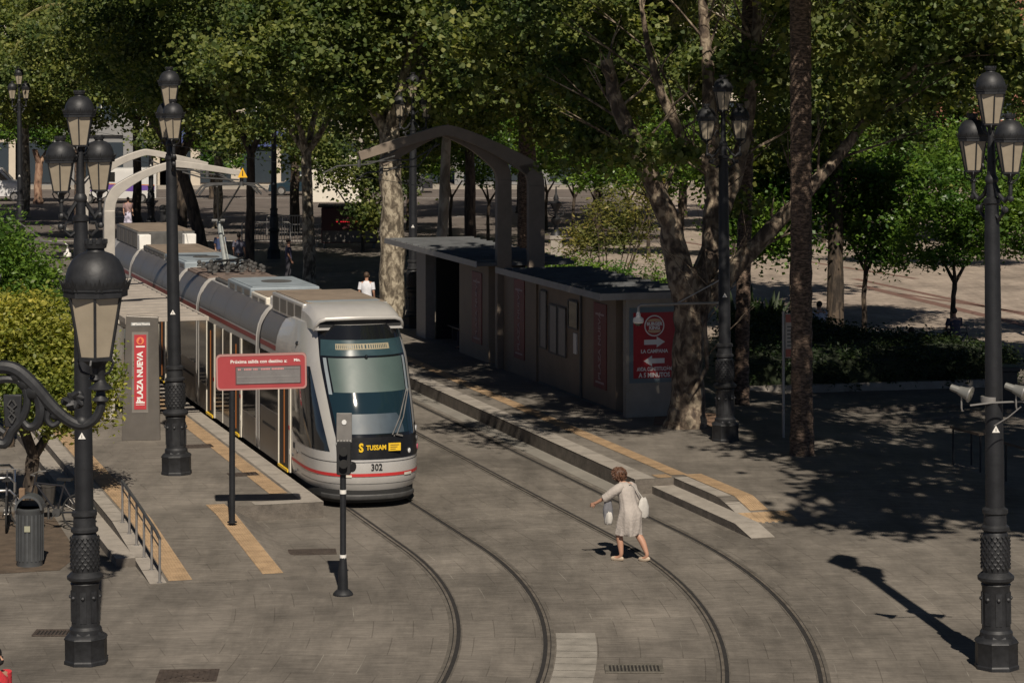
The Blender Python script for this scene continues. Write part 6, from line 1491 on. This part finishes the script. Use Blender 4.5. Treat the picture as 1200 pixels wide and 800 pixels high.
for i in range(3):
    t = thing('bike_rack', G(4, 583 + i * 16), math.radians(10), 'chrome tube bicycle rack at the left edge, ' + ['farthest', 'middle one', 'nearest'][i] + ' of three', 'bicycle rack', 'chrome racks at the left edge')
    m = MB(); m.tube([(-.5, 0, 0), (-.5, 0, .55), (-.44, 0, .65), (.12, 0, .65), (.22, 0, .55), (.22, 0, 0)], .028, 8); m.build('tube', mat('chrome', (.55, .55, .55), .2, .9, .1, 5), t)
# leaf litter/soil patch around the trunk
m = MB(); v = [G(0, 672), G(70, 668), G(92, 650), G(60, 600), G(0, 600), G(-40, 630)]
m.add([q + Vector((0, 0, .006)) for q in v], [tuple(range(6))]); tag(m.build('tree_pit', M_soil, smooth=False), kind='structure')
m = MB(); v = [G(765, 498, .3), G(850, 500, .3), G(856, 486, .3), G(770, 480, .3)]
m.add([q + Vector((0, 0, .008)) for q in v], [tuple(range(4))]); tag(m.build('tree_pit', mat('litter_soil', (.16, .10, .065), .95, 0, .4, 6, .8, 15), smooth=False), kind='structure')

# ------------------------------------------------------------------ vehicles
def car(loc, rz, label, col, kind='van', purple=False):
    t = thing('parked_van' if kind == 'van' else 'parked_car', loc, rz, label, 'van' if kind == 'van' else 'car')
    cm = mat('paint_%d_%d' % (int(col[0] * 100), int(col[2] * 100)), col, .25, .05, .04, 1, coat=.6)
    if kind == 'van': L_, H_, prof = 5.2, 2.3, [(0, .35), (0, 1.05), (.35, 1.25), (1.05, 1.4), (1.75, 2.15), (2.2, 2.3), (5.0, 2.3), (5.2, 2.1), (5.2, .35)]
    else: L_, H_, prof = 4.4, 1.45, [(0, .3), (0, .7), (.3, .82), (1.1, .92), (1.75, 1.38), (2.2, 1.45), (3.3, 1.42), (3.95, 1.0), (4.4, .92), (4.4, .3)]
    m = MB(); rings = []
    for x, k in ((-.95, .86), (-.90, .97), (-.8, 1.0), (.8, 1.0), (.90, .97), (.95, .86)):
        rings.append([Vector((px - L_ / 2, x, .35 + (pz - .35) * (1 if pz < .9 else k))) for px, pz in prof])
    m.loft(rings); m.build('body', cm, t, angle=30)
    wz0, wz1 = (1.4, 2.05) if kind == 'van' else (.95, 1.36)
    if kind == 'van':
        for sg in (-1, 1):
            m = MB(); m.prism([(1.25 - 2.6, 1.42), (2.55 - 2.6, 1.42), (2.55 - 2.6, 2.05), (1.9 - 2.6, 2.05)], sg * .955, sg * .965, 'y'); m.build('side_window', M_glassd, t, smooth=False)
        m = MB(); m.add([(1.08 - 2.6, -.78, 1.44), (1.08 - 2.6, .78, 1.44), (1.73 - 2.6, .74, 2.12), (1.73 - 2.6, -.74, 2.12)], [(0, 1, 2, 3)]); 
        for i in range(4): m.v[i] = (m.v[i][0] - .03, m.v[i][1], m.v[i][2] + .02)
        m.build('windscreen', M_glassd, t, smooth=False)
    else:
        for sg in (-1, 1):
            m = MB(); m.prism([(1.3 - 2.2, .95), (3.6 - 2.2, .97), (3.2 - 2.2, 1.36), (1.8 - 2.2, 1.34)], sg * .945, sg * .955, 'y'); m.build('side_window', M_glassd, t, smooth=False)
        m = MB(); m.add([(1.1 - 2.24, -.75, .95), (1.1 - 2.24, .75, .95), (1.72 - 2.24, .7, 1.38), (1.72 - 2.24, -.7, 1.38)], [(0, 1, 2, 3)]); m.build('windscreen', M_glassd, t, smooth=False)
    for x in (.85 - L_ / 2, L_ / 2 - .95):
        for sg in (-1, 1):
            m = MB(); m.tube([(x, sg * .78, .33), (x, sg * .97, .33)], .33, 20); w_ = m.build('wheel', M_rubber, t); m = MB(); m.tube([(x, sg * .975, .33), (x, sg * .985, .33)], .2, 14); m.build('rim', M_steel, w_)
    m = MB()
    for sg in (-1, 1): m.bb(-L_ / 2 - .02, -L_ / 2 + .05, sg * .5, sg * .85, .72 if kind == 'van' else .58, .92 if kind == 'van' else .7)
    m.build('headlights', M_lamp, t, smooth=False)
    m = MB(); m.bb(-L_ / 2 - .04, -L_ / 2 + .1, -.9, .9, .3, .5); m.build('bumper', M_rubber, t, smooth=False)
    if purple:
        for sg in (-1, 1):
            m = MB(); m.prism([(-2.55, .6), (-1.0, .95), (1.0, .8), (2.5, .9), (2.5, 1.15), (1, 1.2), (-.8, 1.25), (-1.8, 1.15)], sg * .956, sg * .962, 'y'); m.build('purple_band', mat('purple', (.13, .07, .30), .4, 0, 0), t, smooth=False)
            m = MB(); m.prism([(-1.8, 1.15), (-.8, 1.26), (1, 1.21), (2.5, 1.16), (2.5, 1.22), (1, 1.27), (-.8, 1.33)], sg * .956, sg * .963, 'y'); m.build('orange_line', mat('orange_line', (.5, .16, .05), .4, 0, 0), t, smooth=False)
    return t
# vans face +x in picture: front is at local -x -> rotate by 180
p = G(10, 237); car(p + Vector((-1.6, 1.5, 0)), math.radians(186), 'white van with a dark window at the far left of the street', (.62, .62, .62))
p = G(150, 239); car(p + Vector((-.9, 1.2, 0)), math.radians(4), 'white van with a purple side band behind the left arches', (.58, .57, .55), purple=True)
p = G(352, 229); car(p + Vector((0, .5, 0)), math.radians(4), 'dark blue parked car beyond the plane trunk with the dappled bark', (.012, .03, .045), 'car')
p = G(470, 226); car(p + Vector((0, .5, 0)), math.radians(3), 'dark parked car farther right, behind the mottled trunk', (.03, .03, .035), 'car')
# red stall
p = G(408, 291); t = thing('market_stall', p + Vector((0, .9, 0)), .05, 'dark red stall with a lit red strip beyond the tram', 'stall')
m = MB(); m.bb(-1.35, 1.35, -.8, .8, .25, 1.95); m.build('body', mat('stall_red', (.055, .010, .009), .5, 0, .2, 2), t, bevel=.02, smooth=False)
m = MB(); m.bb(-1.3, 1.3, -.82, -.80, .3, .85); m.build('counter_front', mat('stall_grey', (.10, .09, .08), .6, 0, .15, 3), t, smooth=False)
m = MB()
for i in range(12): 
    if i != 1: m.bb(-.62 + i * .1, -.62 + i * .1 + .07, -.825, -.80, 1.26, 1.31)
m.build('lit_strip', mat('led_red', (.6, .02, .03), .5, 0, 0, emit=(1, .03, .05), estr=.6), t, smooth=False)
m = MB(); m.bb(-1.5, 1.5, -1.3, .9, 2.0, 2.08); m.build('roof', M_blackm, t, smooth=False)
for x in (-1.2, 1.2):
    m = MB(); m.tube([(x, -.7, 0), (x, -.7, .26)], .06, 8); m.build('leg', M_steeld, t)
# crowd barriers
def barrier(loc, rz, label):
    t = thing('crowd_barrier', loc, rz, label, 'barrier', 'metal crowd barriers on the street edge')
    m = MB(); m.tube([(-1.2, 0, .1), (-1.2, 0, 1.0), (-1.1, 0, 1.08), (1.1, 0, 1.08), (1.2, 0, 1.0), (1.2, 0, .1)], .03, 6); m.tube([(-1.2, 0, .2), (1.2, 0, .2)], .02, 5); m.build('frame', M_steel, t)
    m = MB()
    for i in range(17): m.tube([(-1.05 + i * .13, 0, .2), (-1.05 + i * .13, 0, 1.06)], .013, 4)
    m.build('bars', M_steel, t)
    for x in (-.8, .8): m = MB(); m.bb(x - .03, x + .03, -.3, .3, 0, .06).bb(x - .02, x + .02, -.02, .02, .06, .2); m.build('foot', M_steel, t, smooth=False)
for i, px in enumerate((312, 352, 340)):
    barrier(G(px, (286, 289, 277)[i]), .05, ('metal crowd barrier left of the dappled plane trunk', 'metal crowd barrier touching the dappled plane trunk', 'metal crowd barrier farther back near the dark car')[i])
# urn on pedestal
p = G(646, 330); t = thing('garden_urn', p + Vector((.3, 6, 0)), 0, 'dark slender urn on a stone pedestal behind the right shelters', 'urn')
m = MB(); m.lathe([(.42, 0), (.42, .2), (.33, .25), (.33, 1.3), (.4, 1.35), (.4, 1.5)], 4, ph=math.pi / 4); m.build('pedestal', M_concrete, t, smooth=False)
m = MB(); m.lathe([(.26, 1.5), (.22, 1.6), (.10, 1.75), (.09, 1.95), (.2, 2.1), (.22, 2.2), (.08, 2.35), (.07, 2.5), (.2, 2.75), (.26, 2.9), (.1, 3.0), (.12, 3.1), (.04, 3.3), (.03, 3.6)], 14)
for sg in (-1, 1): m.tube([(sg * .1, 0, 2.3), (sg * .3, 0, 2.4), (sg * .34, 0, 2.65), (sg * .22, 0, 2.8)], .025, 6)
m.build('urn', M_iron, t)
p = G(193, 262); t = thing('street_bin', p, 0, 'small dark bin on the street beside the distant lamp post', 'litter bin'); m = MB(); m.lathe([(.3, 0), (.3, .85), (.33, .87), (.33, .92), (.2, 1.05)], 14); m.build('body', M_iron, t); m = MB(); m.lathe([(.335, .7), (.335, .76)], 14); m.build('band', M_steeld, t)

# ------------------------------------------------------------------ buildings far behind
M_bw = mat('facade_cream', (.50, .44, .36), .85, 0, .1, .4)
M_bb = mat('facade_brick', (.28, .12, .08), .85, 0, .15, .8)
M_bg = mat('facade_grey', (.22, .22, .22), .8, 0, .1, .5)
M_bl = mat('fascia_blue', (.05, .07, .20), .5, 0, .1, 2)
M_win = mat('far_window', (.03, .04, .05), .15, 0, .1, .2)
def building(x, y, w, d, h, m_, label, floors, cols, gf='shop', sign=None, balc=False, zlift=0):
    t = thing('town_house', (x, y, 0), 0, label, 'building', 'buildings across the street')
    m = MB(); m.bb(-w / 2, w / 2, .3, d, 0, h); m.build('wall', m_, t, smooth=False)
    fh = (h - 4.2) / floors
    # front skin with openings: piers and bands proud of dark window plane
    m = MB(); cw = w / cols
    for i in range(cols + 1): xx = -w / 2 + i * cw; m.bb(xx - cw * .22, xx + cw * .22, 0, .3, 4.2, h)
    for f_ in range(floors + 1): z = 4.2 + f_ * fh; m.bb(-w / 2, w / 2, .01, .3, z - .35, min(h, z + .65))
    m.build('facade_front', m_, t, smooth=False)
    for i in range(cols):
        for f_ in range(floors):
            x0 = -w / 2 + (i + .5) * cw; z = 4.2 + f_ * fh; q = MB(); q.bb(x0 - cw * .28, x0 + cw * .28, .18, .298, z + .65, z + fh - .35); o = q.build('window', M_win, t, smooth=False)
            q = MB(); q.bb(x0 - .03, x0 + .03, .14, .18, z + .65, z + fh - .35).bb(x0 - cw * .28, x0 + cw * .28, .14, .18, z + .62, z + .70); q.build('window_frame', M_white, o, smooth=False)
            if balc:
                q = MB(); q.bb(x0 - cw * .35, x0 + cw * .35, -.7, .0, z + .55, z + .68)
                for k in range(9): q.bb(x0 - cw * .33 + k * cw * .08, x0 - cw * .33 + k * cw * .08 + .03, -.68, -.65, z + .68, z + 1.5)
                q.bb(x0 - cw * .35, x0 + cw * .35, -.7, -.64, z + 1.5, z + 1.55); q.build('balcony', M_iron2, t, smooth=False)
    for i in range(cols + 1): xx = -w / 2 + i * cw; m = MB(); m.bb(xx - .35, xx + .35, 0, .3, 0, 3.85); m.build('shop_pier', m_, t, smooth=False)
    for i in range(cols):
        x0 = -w / 2 + (i + .5) * cw; q = MB(); q.bb(x0 - cw / 2 + .35, x0 + cw / 2 - .35, .2, .295, .3, 3.3); q.build('shop_window', M_win, t, smooth=False)
    q = MB(); q.bb(-w / 2 - .2, w / 2 + .2, -.3, .3, h, h + .4); q.build('cornice', m_, t, smooth=False)
    if sign:
        q = MB(); q.bb(-w / 2 + .4, w / 2 - .4, -.15, 0, 3.0, 4.3); b_ = q.build('shop_fascia', M_bl, t, smooth=False)
        text('fascia_lettering', sign, 1.05, mat('fascia_letter', (.42, .42, .5), .6, 0, 0), t, (0, -.16, 3.65), off=.01)
    return t
building(-46, 190, 18, 12, 17, M_bw, 'cream house with balconies beyond the street at the far left', 4, 5, balc=True)
building(-30.5, 190, 12, 12, 15, M_bg, 'grey house with large windows beyond the left arches', 3, 3)
building(-20.5, 190, 12, 12, 16, M_bw, 'cream house with a blue shop fascia beyond the tram', 4, 4, sign='I   ATCHIR')
building(-9.5, 190, 9, 12, 14, mat('facade_white', (.30, .27, .23), .85, 0, .08, .5), 'pale house behind the red stall', 3, 3)
building(2.5, 194, 13, 12, 15, M_bg, 'grey house beyond the plaza trees', 4, 4)
building(16, 196, 12, 12, 14, M_bw, 'cream house beyond the plaza behind the lamp lanterns', 4, 4)
building(31, 196, 16, 12, 16, M_bb, 'reddish house beyond the plaza on the right', 4, 5)
building(48, 196, 16, 12, 15, M_bg, 'grey house beyond the plaza at the far right', 4, 5)
# low white rendered wall lit by the sun behind the stall
m = MB(); m.bb(-2.0, 1.9, 0, .3, 0, 3.05); o = m.build('kiosk_wall', mat('render_white', (.66, .62, .54), .85, 0, .08, 1), None, smooth=False); o.location = (-11.2, 168, 0); tag(o, 'sunlit white rendered kiosk wall behind the red stall', 'wall')
# ------------------------------------------------------------------ camera, sun, sky
cam = bpy.data.cameras.new('camera'); co = bpy.data.objects.new('camera', cam); COL.objects.link(co)
co.location = (0, 0, H); co.rotation_euler = (math.pi / 2, 0, 0)
cam.sensor_width = 36; cam.lens = F / 1200 * 36; cam.shift_y = -(400 - HY) / 1200; cam.clip_end = 3000; cam.clip_start = .5
sc.camera = co
ld = Vector((-.125, 1.0, -1.01)).normalized()
sun = bpy.data.lights.new('sun', 'SUN'); so = bpy.data.objects.new('sun', sun); COL.objects.link(so)
sun.energy = 5.0; sun.angle = math.radians(.53); sun.color = (1.0, .90, .76)
so.rotation_euler = ld.to_track_quat('-Z', 'Y').to_euler(); so.location = (0, -20, 40)
el = math.asin(-ld.z); az = math.atan2(-ld.x, -ld.y)   # direction to sun measured from +Y clockwise
w = bpy.data.worlds.new('World'); sc.world = w; w.use_nodes = True
nt = w.node_tree; sky = nt.nodes.new('ShaderNodeTexSky'); sky.sky_type = 'NISHITA'; sky.sun_disc = False
sky.sun_elevation = el; sky.sun_rotation = az; sky.altitude = 20; sky.dust_density = .15; sky.air_density = .32
bg = nt.nodes['Background']; bg.inputs['Strength'].default_value = .05
nt.links.new(sky.outputs['Color'], bg.inputs['Color'])
sc.view_settings.view_transform = 'Standard'; sc.view_settings.look = 'None'; sc.view_settings.gamma = 1; sc.view_settings.exposure = -.02
sc.cycles.max_bounces = 5; sc.cycles.diffuse_bounces = 3; sc.cycles.transparent_max_bounces = 6
sc.cycles.use_denoising = True
